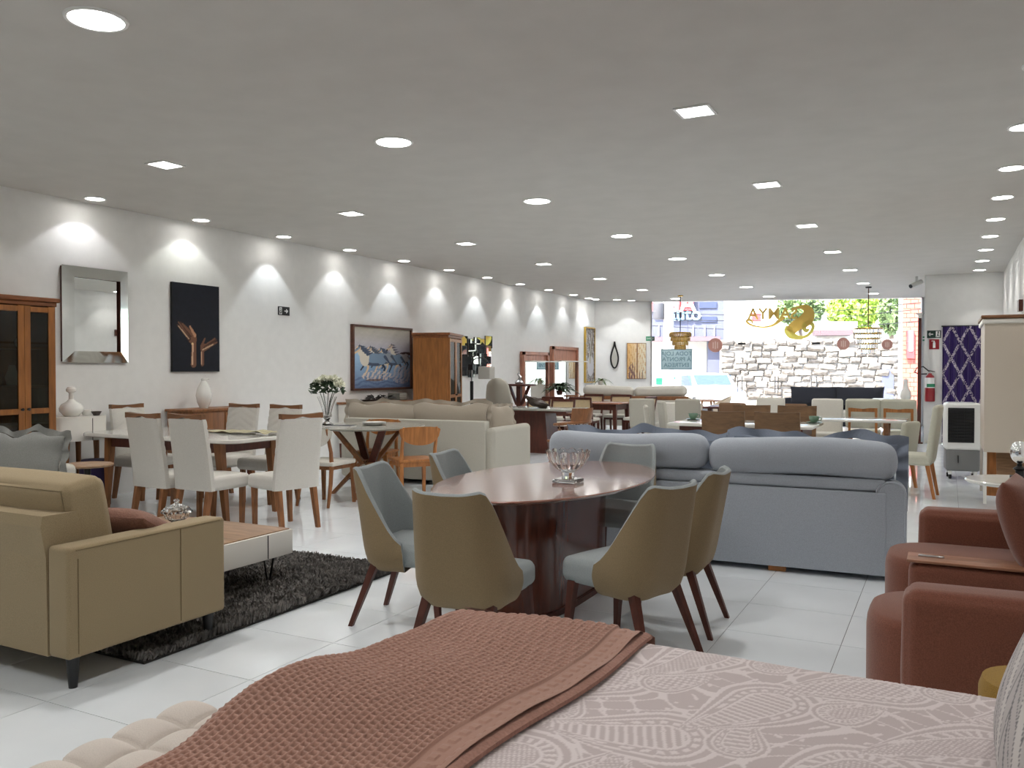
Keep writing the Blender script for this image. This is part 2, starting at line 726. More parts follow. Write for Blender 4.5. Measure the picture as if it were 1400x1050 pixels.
# ================================================================== THE STREET
M_asphalt = mat('asphalt', srgb(150, 148, 145), .9, bump=.2, scale=40, var=.1)
M_paving = mat('paving', srgb(190, 185, 178), .85, bump=.1, scale=12, var=.08)
M_stone = mat('wall_stone', srgb(128, 120, 112), .9, bump=.8, scale=4, var=.45, dist=.08)
M_mortar = mat('mortar', srgb(150, 145, 140), .95)
M_bluewall = mat('facade_blue', srgb(74, 76, 96), .6, var=.06, scale=1)
M_bluedark = mat('facade_window', srgb(40, 48, 78), .15)
M_redsign = mat('sign_red', srgb(205, 60, 62), .5)
M_lblue = mat('sign_light_blue', srgb(150, 200, 225), .5)
M_leafy = mat('street_leaves', srgb(150, 175, 70), .7, var=.5, scale=3)
M_leafy2 = mat('street_leaves_dark', srgb(110, 130, 80), .7, var=.4, scale=3)
M_bark = mat('bark', srgb(95, 80, 68), .9, bump=.4, scale=20)
M_concrete = mat('concrete', srgb(165, 158, 150), .85, bump=.2, scale=8, var=.1)
M_carwhite = mat('car_paint', srgb(235, 236, 238), .15, coat=.6)
M_cargl = mat('car_glass', srgb(60, 72, 110), .05)
M_rubber = mat('rubber', srgb(28, 28, 28), .8)
M_redbrick = mat('street_brick', srgb(176, 92, 78), .85, bump=.3, scale=20, var=.15)
M_eave = mat('roof_tile', srgb(92, 72, 76), .8)
M_cream = mat('pale_render', srgb(225, 222, 215), .9)

rz = rotm(rz=SANG)
struct(G().box(Q(3, 20.2, -.28), (70, 40, .28), rz), 'street_ground', M_asphalt)
struct(G().box(Q(3, 1.75, -.13), (70, 3.3, .12), rz), 'sidewalk', M_paving)
struct(G().box(Q(3, 12.1, -.1), (70, 1.6, .12), rz), 'sidewalk_far', M_paving)


def text_mesh(txt, size, depth, name, m, parent, M4, bold=False):
    cu = bpy.data.curves.new(name, 'FONT')
    cu.body = txt
    cu.size = size
    cu.extrude = depth
    cu.align_x = 'CENTER'
    cu.align_y = 'CENTER'
    cu.resolution_u = 3
    if bold:
        cu.offset = size * .018
    tmp = bpy.data.objects.new(name, cu)
    COL.objects.link(tmp)
    dg = bpy.context.evaluated_depsgraph_get()
    me = bpy.data.meshes.new_from_object(tmp.evaluated_get(dg))
    bpy.data.objects.remove(tmp)
    me.transform(M4)
    if M4.determinant() < 0:
        me.flip_normals()
    me.name = name
    me.materials.clear()
    me.materials.append(m)
    o = bpy.data.objects.new(name, me)
    COL.objects.link(o)
    if parent is not None:
        o.parent = parent
    return o


def facing(p, ang, mirror=False, sx=1.):
    """matrix for text standing upright at p; ang = direction of its reading axis seen from the shop"""
    m = Matrix.Translation(p) @ Matrix.Rotation(ang, 4, 'Z') @ Matrix.Rotation(PI / 2, 4, 'X')
    return m @ Matrix.Diagonal((-sx if mirror else sx, 1, 1, 1))


# blue building across the street
FT = 13.0
bl = thing('street_building', 'grey blue building with a red sign across the street', 'building')


def sbox(px0, py0, px1, py1, t, th, name, m, parent, z0=None):
    a, za = Pt(px0, py0, t); b, zb = Pt(px1, py1, t)
    z1 = max(za, zb); zz = min(za, zb) if z0 is None else z0
    g = G().box(Q((a + b) / 2, t + th / 2, (z1 + zz) / 2), (abs(b - a), th, z1 - zz), rz)
    return g.build(name, m, parent, False)


sbox(820, 380, 990, 464, FT, 4, 'facade', M_bluewall, bl)
sbox(968, 464, 990, 500, FT, 4, 'corner_pillar', M_bluewall, bl, -.1)
sbox(840, 464, 968, 500, FT + 1.5, .3, 'shop_wall', M_cream, bl, -.1)
sbox(840, 461, 985, 466, FT - .5, .5, 'canopy', M_eave, bl)
for k, (a, b) in enumerate(((956, 980),)):
    sbox(a, 413, b, 421, FT - .06, .06, 'window', M_bluedark, bl)
    sbox(a + 3, 433, b, 440, FT - .06, .06, 'window', M_bluedark, bl)
for px in (900, 947, 963, 976):
    sbox(px, 445, px + 1.4, 459, FT - .08, .08, 'downlight_strip', M_text_white, bl)
sb = sbox(890, 398, 948, 424, FT - .3, .25, 'sign_board', M_redsign, bl)
s_, z_ = Pt(933, 416, FT - .3)
text_mesh('GA', 1.0, .02, 'sign_letters', M_text_white, sb, facing(Q(s_ - .15, FT - .33, z_), SANG), True)
s_, z_ = Pt(936, 430, FT - .1)
text_mesh('auto', .75, .02, 'sign_letters', M_lblue, bl, facing(Q(s_, FT - .12, z_), SANG), True)
gs = thing('street_sign', 'green framed white board low on the far shop wall', 'sign')
sbox(921, 516, 946, 524, FT + 1.3, .08, 'frame', mat('sign_green', srgb(20, 165, 95), .5), gs)
sbox(924, 518, 943, 523, FT + 1.22, .1, 'board', M_text_white, gs)
o = sbox(897, 517, 906, 526, FT + 1.3, .08, 'green_panel', MATS['sign_green'], None)
tag(o, 'small solid green panel low on the far shop wall beside the shop front edge', 'sign')

# pale block between the blue building and the wall's trees, far behind
pb = thing('street_house', 'bright pale house rising behind the stone wall', 'building')
sbox(990, 395, 1062, 470, FT + 9, 6, 'wall', M_cream, pb, -.1)
sbox(1028, 428, 1040, 438, FT + 8.9, .1, 'panel', M_redsign, pb)

# stone wall, its stones one by one
wl_ = thing('stone_wall', 'tall rough grey stone wall on the far side of the street', 'wall')
a, zt = Pt(985, 468, FT - 1); b, _ = Pt(1236, 466, FT - 1)
ztop = zt + .1
G().box(Q((a + b) / 2, FT - .7, ztop / 2), (b - a, .5, ztop), rz).build('core', M_mortar, wl_, False)
stone_meshes = []
for k in range(6):
    rr = random.Random(k)
    g = G().rbox((0, 0, 0), (1, .2, 1), .09, 1, 1)
    g.v = [(v[0] + rr.uniform(-.03, .03), v[1] + rr.uniform(-.05, .05), v[2] + rr.uniform(-.04, .04)) for v in g.v]
    o = g.build('stone', M_stone, wl_)
    stone_meshes.append(o.data)
    bpy.data.objects.remove(o)
nrow = 11
hz = ztop / nrow
nst = 0
for r_ in range(nrow):
    s = a - (.35 if r_ % 2 else 0)
    while s < b - .1 and nst < 298:
        w = rnd.uniform(.3, .72)
        e = min(s + w, b)
        s2 = max(s, a)
        if e - s2 > .12:
            o = bpy.data.objects.new('stone', rnd.choice(stone_meshes))
            COL.objects.link(o)
            o.parent = wl_
            o.location = Q((s2 + e) / 2, FT - .95 + rnd.uniform(-.06, .05), (r_ + .5) * hz + rnd.uniform(-.04, .04))
            o.rotation_euler = (0, rnd.uniform(-.09, .09), SANG)
            o.scale = (e - s2 - .02, 1, hz * rnd.uniform(.8, 1.12))
            nst += 1
        s += w
door_ = sbox(1206, 504, 1222, 530, FT - 1.08, .2, 'metal_door', M_bluewall, wl_, 0.)
# brick pier at the right edge and the eave behind the wall
bp = thing('brick_wall', 'red brick wall of the neighbouring shop at the edge of the glass', 'wall')
a2, _ = Pt(1234, 470, 6.0); b2, _ = Pt(1262, 470, 6.0)
G().box(Q((a2 + b2) / 2, 6.3, 2.4), (b2 - a2, .5, 5.0), rz).build('core', M_mortar, bp, False)
bme = None
for r_ in range(33):
    s = a2 - (.12 if r_ % 2 else 0)
    while s < b2:
        e = min(s + .24, b2); s2 = max(s, a2)
        if e - s2 > .05:
            if bme is None:
                o = G().rbox((0, 0, 0), (1, .06, 1), .015, 1, 1).build('brick', M_redbrick, bp, False); bme = o.data
            else:
                o = bpy.data.objects.new('brick', bme); COL.objects.link(o); o.parent = bp
            o.location = Q((s2 + e) / 2, 6.04, .08 + r_ * .15)
            o.rotation_euler = (0, 0, SANG)
            o.scale = (e - s2 - .012, 1, .138)
        s += .24
pn = thing('banner', 'red and white vertical banner on the brick wall at the right of the glass', 'sign')
sbox(1240, 452, 1250, 490, 5.9, .05, 'panel', M_redsign, pn)
sbox(1243, 452, 1248, 480, 5.87, .05, 'stripe', M_text_white, pn)

hs = thing('street_house', 'low house with a dark tiled eave and white roof behind the stone wall', 'building')
sbox(1116, 451, 1166, 458, FT + 2, 1.2, 'eave', M_eave, hs)
sbox(1112, 440, 1172, 451, FT + 3, 3, 'roof', M_cream, hs)
sbox(1116, 456, 1166, 470, FT + 3, 3, 'wall', M_cream, hs, 0)


def tree(label, px0, px1, py0, py1, t, m, n, seed, name='street_tree'):
    rr = random.Random(seed)
    s0_, z1_ = Pt(px0, py0, t); s1_, z0_ = Pt(px1, py1, t)
    T = thing(name, label, 'tree', Q((s0_ + s1_) / 2, t, -.1))
    inv = Vector(T.location)
    g = G()
    cx, cz, rx, rz_ = (s0_ + s1_) / 2, (z0_ + z1_) / 2, (s1_ - s0_) / 2, (z1_ - z0_) / 2
    for _ in range(n):
        while True:
            u, v, w = rr.uniform(-1, 1), rr.uniform(-1, 1), rr.uniform(-1, 1)
            if .15 < u * u + v * v + w * w < 1:
                break
        p = Q(cx + u * rx, t + v * min(rx, rz_), cz + w * rz_) - inv
        L = rr.uniform(.1, .24)
        a = Vector((rr.uniform(-1, 1), rr.uniform(-1, 1), rr.uniform(-1, 1))).normalized() * L
        b_ = a.cross(Vector((rr.uniform(-1, 1), rr.uniform(-1, 1), rr.uniform(-1, 1)))).normalized() * L * .5
        g.add([p - a, p + b_, p + a, p - b_], [(0, 1, 2, 3)])
    g.build('foliage', m, T, False, 'stuff')
    tp = Q(cx, t, cz) - inv
    tr = G().tube([Vector((0, 0, 0)), tp * .5 + Vector((.1, 0, 0)), tp], [.16, .12, .06], 8)
    for k in range(5):
        e = tp + Vector((rr.uniform(-1, 1) * rx, rr.uniform(-.5, .5), rr.uniform(-.2, 1) * rz_)) * .7
        tr.tube([tp * .7, tp * .85 + (e - tp) * .3, e], [.06, .04, .015], 6)
    tr.build('trunk', M_bark, T)
    return T


tree('bright yellow green tree behind the stone wall beside the chandelier', 1130, 1205, 395, 452, FT + 10, M_leafy, 2600, 3)
tree('dark green tree behind the gold lettering on the glass', 1060, 1128, 395, 448, FT + 19, M_leafy2, 2200, 4)
tree('thin brown green tree by the brick wall', 1200, 1236, 395, 458, FT + 8, M_leafy2, 900, 5)

# utility pole, car
pole = thing('utility_pole', 'concrete utility pole with a transformer in front of the blue building', 'pole', Q(*Pt(914, 470, 4.2)[:1], 4.2, -.1))
G().tube([(0, 0, 0), (0, 0, 7)], [.2, .14], 12).build('shaft', M_concrete, pole)
s_, z_ = Pt(906, 424, 4.2)
lx = s_ - Pt(914, 470, 4.2)[0]
G().lathe([(0, 0), (.16, 0), (.18, .05), (.18, .5), (.12, .56), (0, .56)], 14, (lx * SD.x - .1, lx * SD.y - .1, z_ - .2)).build('transformer', mat('transformer_grey', srgb(70, 68, 72), .6), pole)
G().box((0, -.02, 3.9), (1.3, .1, .1), rz).build('crossarm', M_bark, pole)
for k in range(3):
    G().tube([(-.5 + k * .45, -.05, 3.95), (-.5 + k * .45, -.05, 4.1)], .04, 8).build('insulator', M_cream, pole)
for k, (pa, pb_) in enumerate((((905, 428), (1245, 415)), ((905, 436), (1245, 424)), ((905, 446), (1245, 440)))):
    sa, za = Pt(*pa, 4.2); sb_, zb_ = Pt(*pb_, 4.2)
    pts = [Q(sa + (sb_ - sa) * i / 10, 4.2, za + (zb_ - za) * i / 10 - .18 * math.sin(PI * i / 10)) for i in range(-6, 15)]
    tag(G().tube(pts, .012, 5).build('power_cable', M_black), 'overhead street cable beyond the glass, %s from the top' % ORD[k], 'cable', 'street cables')

cs, _ = Pt(1012, 530, 5.2)
car = thing('car', 'white hatchback parked nose to the shop outside the glass doors', 'car', Q(cs - .95, 9.2, -.14), SANG - R(75))
xs = [(-2.0, .35), (-2.05, .75), (-1.85, .95), (-1.55, 1.42), (.35, 1.46), (1.05, .98), (1.85, .82), (2.02, .6), (2.0, .3)]
prof = np.array(xs)
P = []
for wy, sc in ((-.82, .94), (-.85, 1.), (-.6, 1.0), (0, 1.02), (.6, 1.0), (.85, 1.), (.82, .94)):
    row = []
    for x, z in xs:
        yy = wy * (1 - .16 * max(0, (z - .9) / .5))
        row.append((x, yy, .3 + (z - .3) * (sc if z > .9 else 1)))
    P.append(row)
g = G().grid(np.array(P), flip=True)
n = len(xs)
for k, fl in ((0, False), (6, True)):
    f = [k * n + j for j in range(n)]
    g.f.append(f if fl else f[::-1])
g.build('body', M_carwhite, car)
G().prism([(-1.5, 1.0), (-1.35, 1.36), (.3, 1.4), (.9, 1.0)], -.83, .83, rotm(rx=PI / 2)).build('side_glass', M_cargl, car, False)
G().box((.72, 0, 1.23), (.02, 1.3, .62), rotm(ry=R(-56))).build('windscreen', M_cargl, car, False)
for x in (-1.3, 1.3):
    for y in (-.78, .78):
        w_ = G().lathe([(.16, -.1), (.3, -.1), (.32, -.06), (.32, .06), (.3, .1), (.16, .1)], 20, (x, y, .32), rotm(rx=PI / 2)).build('wheel', M_rubber, car)
        G().lathe([(0, -.09), (.19, -.09), (.19, .09), (0, .09)], 14, (x, y, .32), rotm(rx=PI / 2)).build('hub_cap', M_steel, w_)
for y in (-.6, .6):
    G().rbox((1.95, y, .66), (.12, .3, .12), .04).build('headlight', M_white, car)

# ================================================================== FURNITURE: materials
F_blue = fab('blue_grey_linen', (167, 173, 181), scale=320)
F_bluedk = fab('dark_blue_linen', (128, 136, 150), scale=320)
F_shellin = fab('grey_blue_weave', (148, 154, 154), scale=340)
F_shellout = fab('brown_weave', (136, 118, 90), scale=340)
F_olive = fab('khaki_linen', (150, 133, 104), scale=340)
F_dine = fab('warm_grey_weave', (208, 204, 196), scale=320)
F_greige = fab('greige_linen', (176, 172, 160), scale=320)
F_cushion = fab('taupe_cushion', (160, 150, 136), scale=320)
F_rust = fab('rust_chenille', (122, 76, 60), scale=240, sheen=.3, var=.22)
F_greycush = fab('grey_velvet', (136, 136, 132), scale=200)
F_white = fab('off_white_fabric', (206, 202, 192))
F_brownpil = fab('brown_knit', (128, 92, 78), scale=120, bump=.8)
F_purple = fab('purple_velvet', (44, 34, 62))
F_dark = fab('charcoal_fabric', (52, 54, 62))
F_tuft = fab('beige_tuft', (212, 202, 192), var=.04)
F_greenish = fab('sage_fabric', (190, 188, 172))
W_dark = wood('mahogany', (80, 40, 29))
W_darkx = wood('mahogany_flat', (150, 104, 88), 'y', rough=.2, coat=1., var=.12)
W_mid = wood('walnut', (134, 88, 54))
W_oak = wood('honey_oak', (166, 108, 58))
W_rail = wood('walnut_rail', (122, 82, 52), 'x')
W_cab = wood('amber_wood', (142, 90, 44))
W_brown = wood('brown_veneer', (106, 78, 50), 'x')
W_floorl = wood('oak_top', (150, 118, 90), 'x')
W_pink = wood('rosy_wood', (176, 122, 100))
M_marble = mat('white_lacquer_top', srgb(214, 212, 204), .12, var=.04, scale=5, coat=.4)
M_stone_top = mat('grey_stone_top', srgb(150, 148, 138), .2, var=.12, scale=6)
M_blackleg = mat('black_lacquer', srgb(26, 26, 28), .35)
M_whitelac = mat('white_lacquer', srgb(222, 218, 210), .3)
M_ceramic = mat('white_ceramic', srgb(228, 226, 220), .15, coat=.4)
M_glasscab = pane_mat('cabinet_glass', (.55, .58, .56))
M_cane = mat('cane', srgb(202, 180, 142), .6, bump=.5, scale=160, var=.2)
M_inside = mat('cabinet_inside', srgb(70, 52, 40), .6)


def cushion(g, w, h, t, M=None, p=2.6, n=18, edge=.0, wav=0., seed=0, flange=0., sag=0.):
    """pillow in the x-z plane, thickness along y; returns into collector g"""
    rr = np.random.RandomState(seed)
    u = np.sin(np.linspace(-PI / 2, PI / 2, n))
    U, V = np.meshgrid(u, u, indexing='ij')
    pin = 1 - .06 * (1 - U ** 2) * 0
    X = U * w / 2 * (1 - .07 * (1 - np.abs(V) ** 2) * 0 - .05 * (1 - V ** 2) * np.abs(U) ** 3)
    Zc = V * h / 2 * (1 - .05 * (1 - U ** 2) * np.abs(V) ** 3)
    T = t / 2 * (np.clip(1 - np.abs(U) ** p, 0, 1) * np.clip(1 - np.abs(V) ** p, 0, 1)) ** .5
    Wv = wav * np.sin(U * 7 + seed) * np.abs(V) ** 3 + wav * np.sin(V * 6 + 2 * seed) * np.abs(U) ** 3
    Zc = Zc + sag * (np.sin(U * 5.2 + seed) + .6 * np.sin(U * 9.1 + 2 * seed)) * np.clip((V + .2), 0, 1.2)
    for s in (-1, 1):
        Pq = np.stack([X, s * T + Wv, Zc], -1)
        if M is not None:
            R3 = np.array(M.to_3x3()); tr = np.array(M.translation)
            Pq = Pq @ R3.T + tr
        g.grid(Pq, flip=(s > 0))
    if flange:
        # flat wavy border
        b = []
        k = 44
        ring = [(-1 + 2 * i / k, -1) for i in range(k)] + [(1, -1 + 2 * i / k) for i in range(k)] + [(1 - 2 * i / k, 1) for i in range(k)] + [(-1, 1 - 2 * i / k) for i in range(k)]
        vs = []
        for i, (a, c) in enumerate(ring):
            x0, z0 = a * w / 2 * .97, c * h / 2 * .97
            wob = math.sin(i * .55 + seed) * flange * .4
            sg_ = sag * (math.sin(a * 5.2 + seed) + .6 * math.sin(a * 9.1 + 2 * seed)) * max(0, min(1.2, c + .2))
            z0 += sg_
            x1, z1 = a * (w / 2 + flange), c * (h / 2 + flange) + sg_ + flange * .14 * math.sin(i * .8 + seed)
            for (x, z, y) in ((x0, z0, 0), (x1, z1, wob + .003), (x1, z1, wob - .003)):
                q = Vector((x, y, z))
                vs.append(tuple(M @ q) if M is not None else tuple(q))
        m = len(ring)
        fs = []
        for i in range(m):
            j = (i + 1) % m
            fs += [(i * 3, j * 3, j * 3 + 1, i * 3 + 1), (i * 3 + 1, j * 3 + 1, j * 3 + 2, i * 3 + 2), (i * 3 + 2, j * 3 + 2, j * 3, i * 3)]
        g.add(vs, fs)
    return g


def TM(loc, rx=0, ry=0, rz=0):
    return Matrix.Translation(loc) @ rotm(rx, ry, rz).to_4x4()


# ------------------------------------------------------------------ the oval table and its six shell chairs
tb = thing('dining_table', 'oval dark wood dining table with polished top on a solid pedestal', 'table', (-2.245, 4.88, 0), 0)
AX, AY = .60, 1.07
g = G().lathe([(.0, .732), (.93, .732), (.975, .742), (1, .757), (.995, .763), (0, .763)], 72, sx=AX, sy=AY)
g.build('tabletop', W_darkx, tb, ang=25)
pd = G()
pr_ = []
for i in range(64):
    a = 2 * PI * i / 64
    e = .62
    x = math.copysign(abs(math.cos(a)) ** e, math.cos(a)); y = math.copysign(abs(math.sin(a)) ** e, math.sin(a))
    pr_.append((x, y))
rows = []
for z, kx, ky in ((0, .22, .60), (.05, .22, .60), (.4, .22, .60), (.733, .23, .62)):
    rows.append([(x * kx, y * ky, z) for x, y in pr_])
pd.grid(np.array(rows).transpose(1, 0, 2), closeu=True)
pd.build('pedestal', wood('mahogany_tall', (92, 44, 28), 'z', rough=.2, coat=.4, var=.3), tb)
pl = G()
pl.grid(np.array([[(x * .235, y * .615, z) for x, y in pr_] for z in (0, .035)]).transpose(1, 0, 2), closeu=True)
pl.f.append([i * 2 + 1 for i in range(64)])
pl.build('plinth', W_dark, tb)


def shell_chair(label):
    t = thing('dining_chair', label, 'chair', group='shell chairs round the oval table')
    w, yf, yb, r = .25, .03, -.26, .15
    path = []
    for k in range(9):
        path.append((-w, yf + (yb + r - yf) * k / 8))
    for k in range(1, 9):
        a = PI + PI / 2 * k / 8
        path.append((-w + r + r * math.cos(a), yb + r + r * math.sin(a)))
    for k in range(1, 7):
        path.append((-w + r + (2 * w - 2 * r) * k / 6, yb))
    for k in range(1, 9):
        a = -PI / 2 + PI / 2 * k / 8
        path.append((w - r + r * math.cos(a), yb + r + r * math.sin(a)))
    for k in range(1, 9):
        path.append((w, yb + r + (yf - yb - r) * k / 8))
    path = np.array(path)
    seg = np.r_[0, np.cumsum(np.hypot(*np.diff(path, axis=0).T))]
    s = seg / seg[-1] * 2 - 1
    a = np.abs(s)

    def top(a):
        zs_ = np.interp(a, [0, .25, .46, .51, .545, .58, .65, .72, .79, .86, .93, 1.0], [.872, .876, .888, .882, .862, .83, .755, .685, .615, .550, .505, .478])
        return zs_
    ht = top(a)
    ctr = np.array([0, -.02])

    def surf(inset, zb, dz):
        N = 14
        out = []
        for i in range(len(path)):
            zt = ht[i] + dz
            row = []
            for j in range(N):
                q = j / (N - 1)
                z = zb + (zt - zb) * q
                tt = max(0, (z - .42) / .46)
                low = max(0, (.46 - z) / .145)
                x, y = path[i]
                d = math.hypot(x, y - ctr[1]) + 1e-6
                k = (d - inset - .075 * (1 - math.sqrt(max(0, 1 - low * low)))) / d
                x, y = x * k, ctr[1] + (y - ctr[1]) * k
                x *= 1 - .13 * tt ** 1.1
                y -= (.085 * tt) * (1 if y < 0.05 else 1)
                row.append((x, y, z))
            out.append(row)
        return np.array(out)
    O = surf(0, .316, 0)
    I = surf(.032, .40, -.002)
    g = G().grid(O, flip=False)
    # underside
    bot = [tuple(p) for p in O[:, 0]]
    g.add(bot + [(0, 0, .320)], [(i + 1, i, len(bot)) for i in range(len(bot) - 1)])
    g.build('outer_shell', F_shellout, t, ang=60)
    g = G().grid(I, flip=True)
    mid = (O[:, -1] + I[:, -1]) / 2 + np.array([0, 0, .012])
    rim = np.stack([O[:, -1], O[:, -1] * .55 + mid * .45 + [0, 0, .004], mid, I[:, -1] * .55 + mid * .45 + [0, 0, .003], I[:, -1]], 1)
    g.grid(rim)
    for e in (0, -1):
        vs = [tuple(p) for p in O[e]] + [tuple(p) for p in I[e]]
        m = len(O[e])
        g.add(vs, [(j, j + 1, m + j + 1, m + j) for j in range(m - 1)] if e == -1 else [(j + 1, j, m + j, m + j + 1) for j in range(m - 1)])
    g.build('inner_back', F_shellin, t, ang=60)
    g = G().rbox((0, .035, .415), (.44, .47, .125), .04, 3, 4, (0, .0, .012))
    g.build('seat', F_shellin, t, ang=60)
    for sx in (-1, 1):
        G().taper((sx * .215, .235, 0), (sx * .19, .20, .36), (.026, .026), (.044, .044)).build('leg', W_dark, t, False)
        G().taper((sx * .225, -.30, 0), (sx * .17, -.17, .36), (.026, .026), (.044, .044)).build('leg', W_dark, t, False)
    return t


ch = shell_chair('shell chair nearest the bed with its brown back to the camera')
ch.location = (-2.07, 3.60, 0); ch.rotation_euler.z = R(3)
dup(ch, (-1.47, 4.13, 0), R(72), 'shell chair with its seat showing, right of the oval table and nearest the bed')
dup(ch, (-1.43, 4.70, 0), R(92), 'shell chair between the right side of the oval table and the blue sofa')
dup(ch, (-2.13, 5.78, 0), R(180), 'shell chair at the far end of the oval table, against the blue sofa')
dup(ch, (-2.74, 4.07, 0), R(-80), 'shell chair on the left of the oval table, nearest the dark rug')
dup(ch, (-2.78, 4.93, 0), R(-84), 'shell chair at the far left of the oval table in front of the greige sofa')

# crystal bowl on the oval table
bw = thing('crystal_bowl', 'cut crystal footed bowl with a zigzag rim on the oval table', 'bowl', (-2.06, 4.72, .764))
nf = 14


def flute(a, r, z):
    return r * (1 + .05 * math.cos(nf * a) * min(1, max(0, (z - .07) / .06)))


pf = [(0, .062), (.045, .064), (.075, .085), (.105, .12), (.125, .16), (.132, .192), (.122, .19), (.113, .16), (.092, .12), (.06, .09), (0, .078)]


def zig(a, r, z):
    return flute(a, r, z)


g = G()
vs, fs = [], []
n = 112
for i in range(n):
    an = 2 * PI * i / n
    for r_, z in pf:
        q = flute(an, r_, z)
        zz = z + (.012 * abs(math.cos(nf * an / 2)) - .006 if z > .18 else 0)
        vs.append((q * math.cos(an), q * math.sin(an), zz))
m = len(pf)
for i in range(n):
    for j in range(m - 1):
        fs.append((i * m + j, ((i + 1) % n) * m + j, ((i + 1) % n) * m + j + 1, i * m + j + 1))
g.add(vs, fs).build('cup', M_glass, bw, ang=20)
G().lathe([(.0, .026), (.04, .026), (.036, .04), (.04, .0615), (0, .0615)], 12).build('stem', M_glass, bw, ang=20)
G().rbox((0, 0, .0125), (.15, .15, .024), .006, 1).build('foot', M_glass, bw, ang=20)


# ------------------------------------------------------------------ sofas
def sofa(name, label, loc, rz, w, d, arm_w, arm_h, back_h, seat_h, base_z, fm, cushions=2, back_t=.16, bolster=None, leg=('block', W_mid), seat_n=None,
         cush_top=None, pan=True, cat='sofa', cm=None, back_tilt=0., group=None):
    """front is +y; origin on the floor under the middle"""
    t = thing(name, label, cat, loc, rz, group)
    G().rbox((0, -d / 2 + back_t / 2, (base_z + back_h) / 2), (w - 2 * arm_w + .02, back_t, back_h - base_z), .025, 2).build('back', fm, t)
    G().rbox((0, .0, (base_z + seat_h - .14) / 2), (w - 2 * arm_w + .01, d - .06, seat_h - .14 - base_z), .02, 2).build('base', fm, t)
    for s in (-1, 1):
        ga = G().rbox((s * (w / 2 - arm_w / 2), 0, (base_z + arm_h) / 2), (arm_w, d, arm_h - base_z), .045, 3, 2, .006)
        ga.build('arm', fm, t)
    n = seat_n or cushions
    cw = (w - 2 * arm_w) / n
    for k in range(n):
        G().rbox((-w / 2 + arm_w + cw * (k + .5), back_t / 2, seat_h - .07), (cw - .008, d - back_t - .01, .15), .05, 3, 4, (0, 0, .02)).build('seat_cushion', cm or fm, t)
    if cush_top:
        cw = (w - 2 * arm_w) / cushions
        for k in range(cushions):
            hh = cush_top - seat_h
            g = G().rbox((-w / 2 + arm_w + cw * (k + .5), -d / 2 + back_t + .11, seat_h + hh / 2), (cw - .01, .2, hh), .07, 3, 4, (0, .03, .01), rotm(rx=R(8)))
            g.build('back_cushion', cm or fm, t)
    for sx in (-1, 1):
        for sy in (-1, 1):
            x, y = sx * (w / 2 - .09), sy * (d / 2 - .09)
            if leg[0] == 'block':
                G().rbox((x, y, base_z / 2), (.07, .07, base_z), .006, 1).build('leg', leg[1], t)
            elif leg[0] == 'cone':
                G().lathe([(.018, 0), (.03, base_z - .005), (.03, base_z + .01)], 14, (x, y, 0)).build('leg', leg[1], t)
    return t


# blue-grey sofa seen from behind
SBX0, SBX1, SBY = -2.92, -.235, 6.18
bs = thing('sofa', 'long blue grey linen sofa seen from behind beyond the oval table', 'sofa', ((SBX0 + SBX1) / 2, SBY, 0), R(2))
W_ = SBX1 - SBX0
G().rbox((0, .09, .325), (W_ - .26, .14, .57), .012, 2).build('back_panel', F_blue, bs)
G().rbox((0, .13, .655), (W_ - .27, .2, .085), .025, 2).build('back_rail', F_blue, bs)
G().rbox((0, .55, .2), (W_ - .1, .85, .25), .03, 2).build('base', F_blue, bs)
for s in (-1, 1):
    g = G()
    # arm with rounded top, piped edges at its back end
    sec = [(-.09, .06), (.09, .06), (.095, .55)] + [(.095 * math.cos(a), .6 + .085 * math.sin(a)) for a in np.linspace(0, PI, 12)] + [(-.095, .55)]
    g.prism(sec, -1.0, -.03, rotm(rx=PI / 2), (s * (W_ / 2 - .1), 0, 0))
    ar = g.build('arm', F_blue, bs, ang=50)
    g = G()
    pts = [(s * (W_ / 2 - .1) + x * .93, .03, z) for x, z in [(-.095, .07), (-.098, .5)] + [(.098 * math.cos(a), .6 + .086 * math.sin(a)) for a in np.linspace(PI, 0, 14)] + [(.098, .5), (.095, .07)]]
    g.tube(pts, .008, 6).build('piping', F_blue, ar)
cwb = (W_ - .2) / 2
for s in (-1, 1):
    G().rbox((s * cwb / 2 - .02, .62, .4), (cwb - .02, .7, .19), .06, 3, 4, (0, 0, .03)).build('seat_cushion', F_blue, bs)
    n, mm = 34, 26
    L = cwb + .05
    P = []
    for i in range(n):
        u = math.sin(PI / 2 * (-1 + 2 * i / (n - 1)))
        k = (max(0, 1 - abs(u) ** 16)) ** .5
        row = []
        for j in range(mm + 1):
            a = 2 * PI * j / mm
            ca, sa_ = math.cos(a), math.sin(a)
            y = math.copysign(abs(ca) ** .75, ca) * .115 * k
            z = math.copysign(abs(sa_) ** .75, sa_) * .135 * k
            row.append((u * L / 2 + s * L / 2 * 1.0 - .01, .12 + y, .825 + z + .012 * math.sin(u * 3 + s)))
        P.append(row)
    G().grid(np.array(P), flip=True).build('back_bolster', F_blue, bs, ang=70)
for sx in (-1, 1):
    for yy in (.08, .9):
        G().rbox((sx * (W_ / 2 - .85 if yy < .5 else W_ / 2 - .12), yy, .03), (.12, .06, .06), .006, 1).build('leg', W_oak, bs)
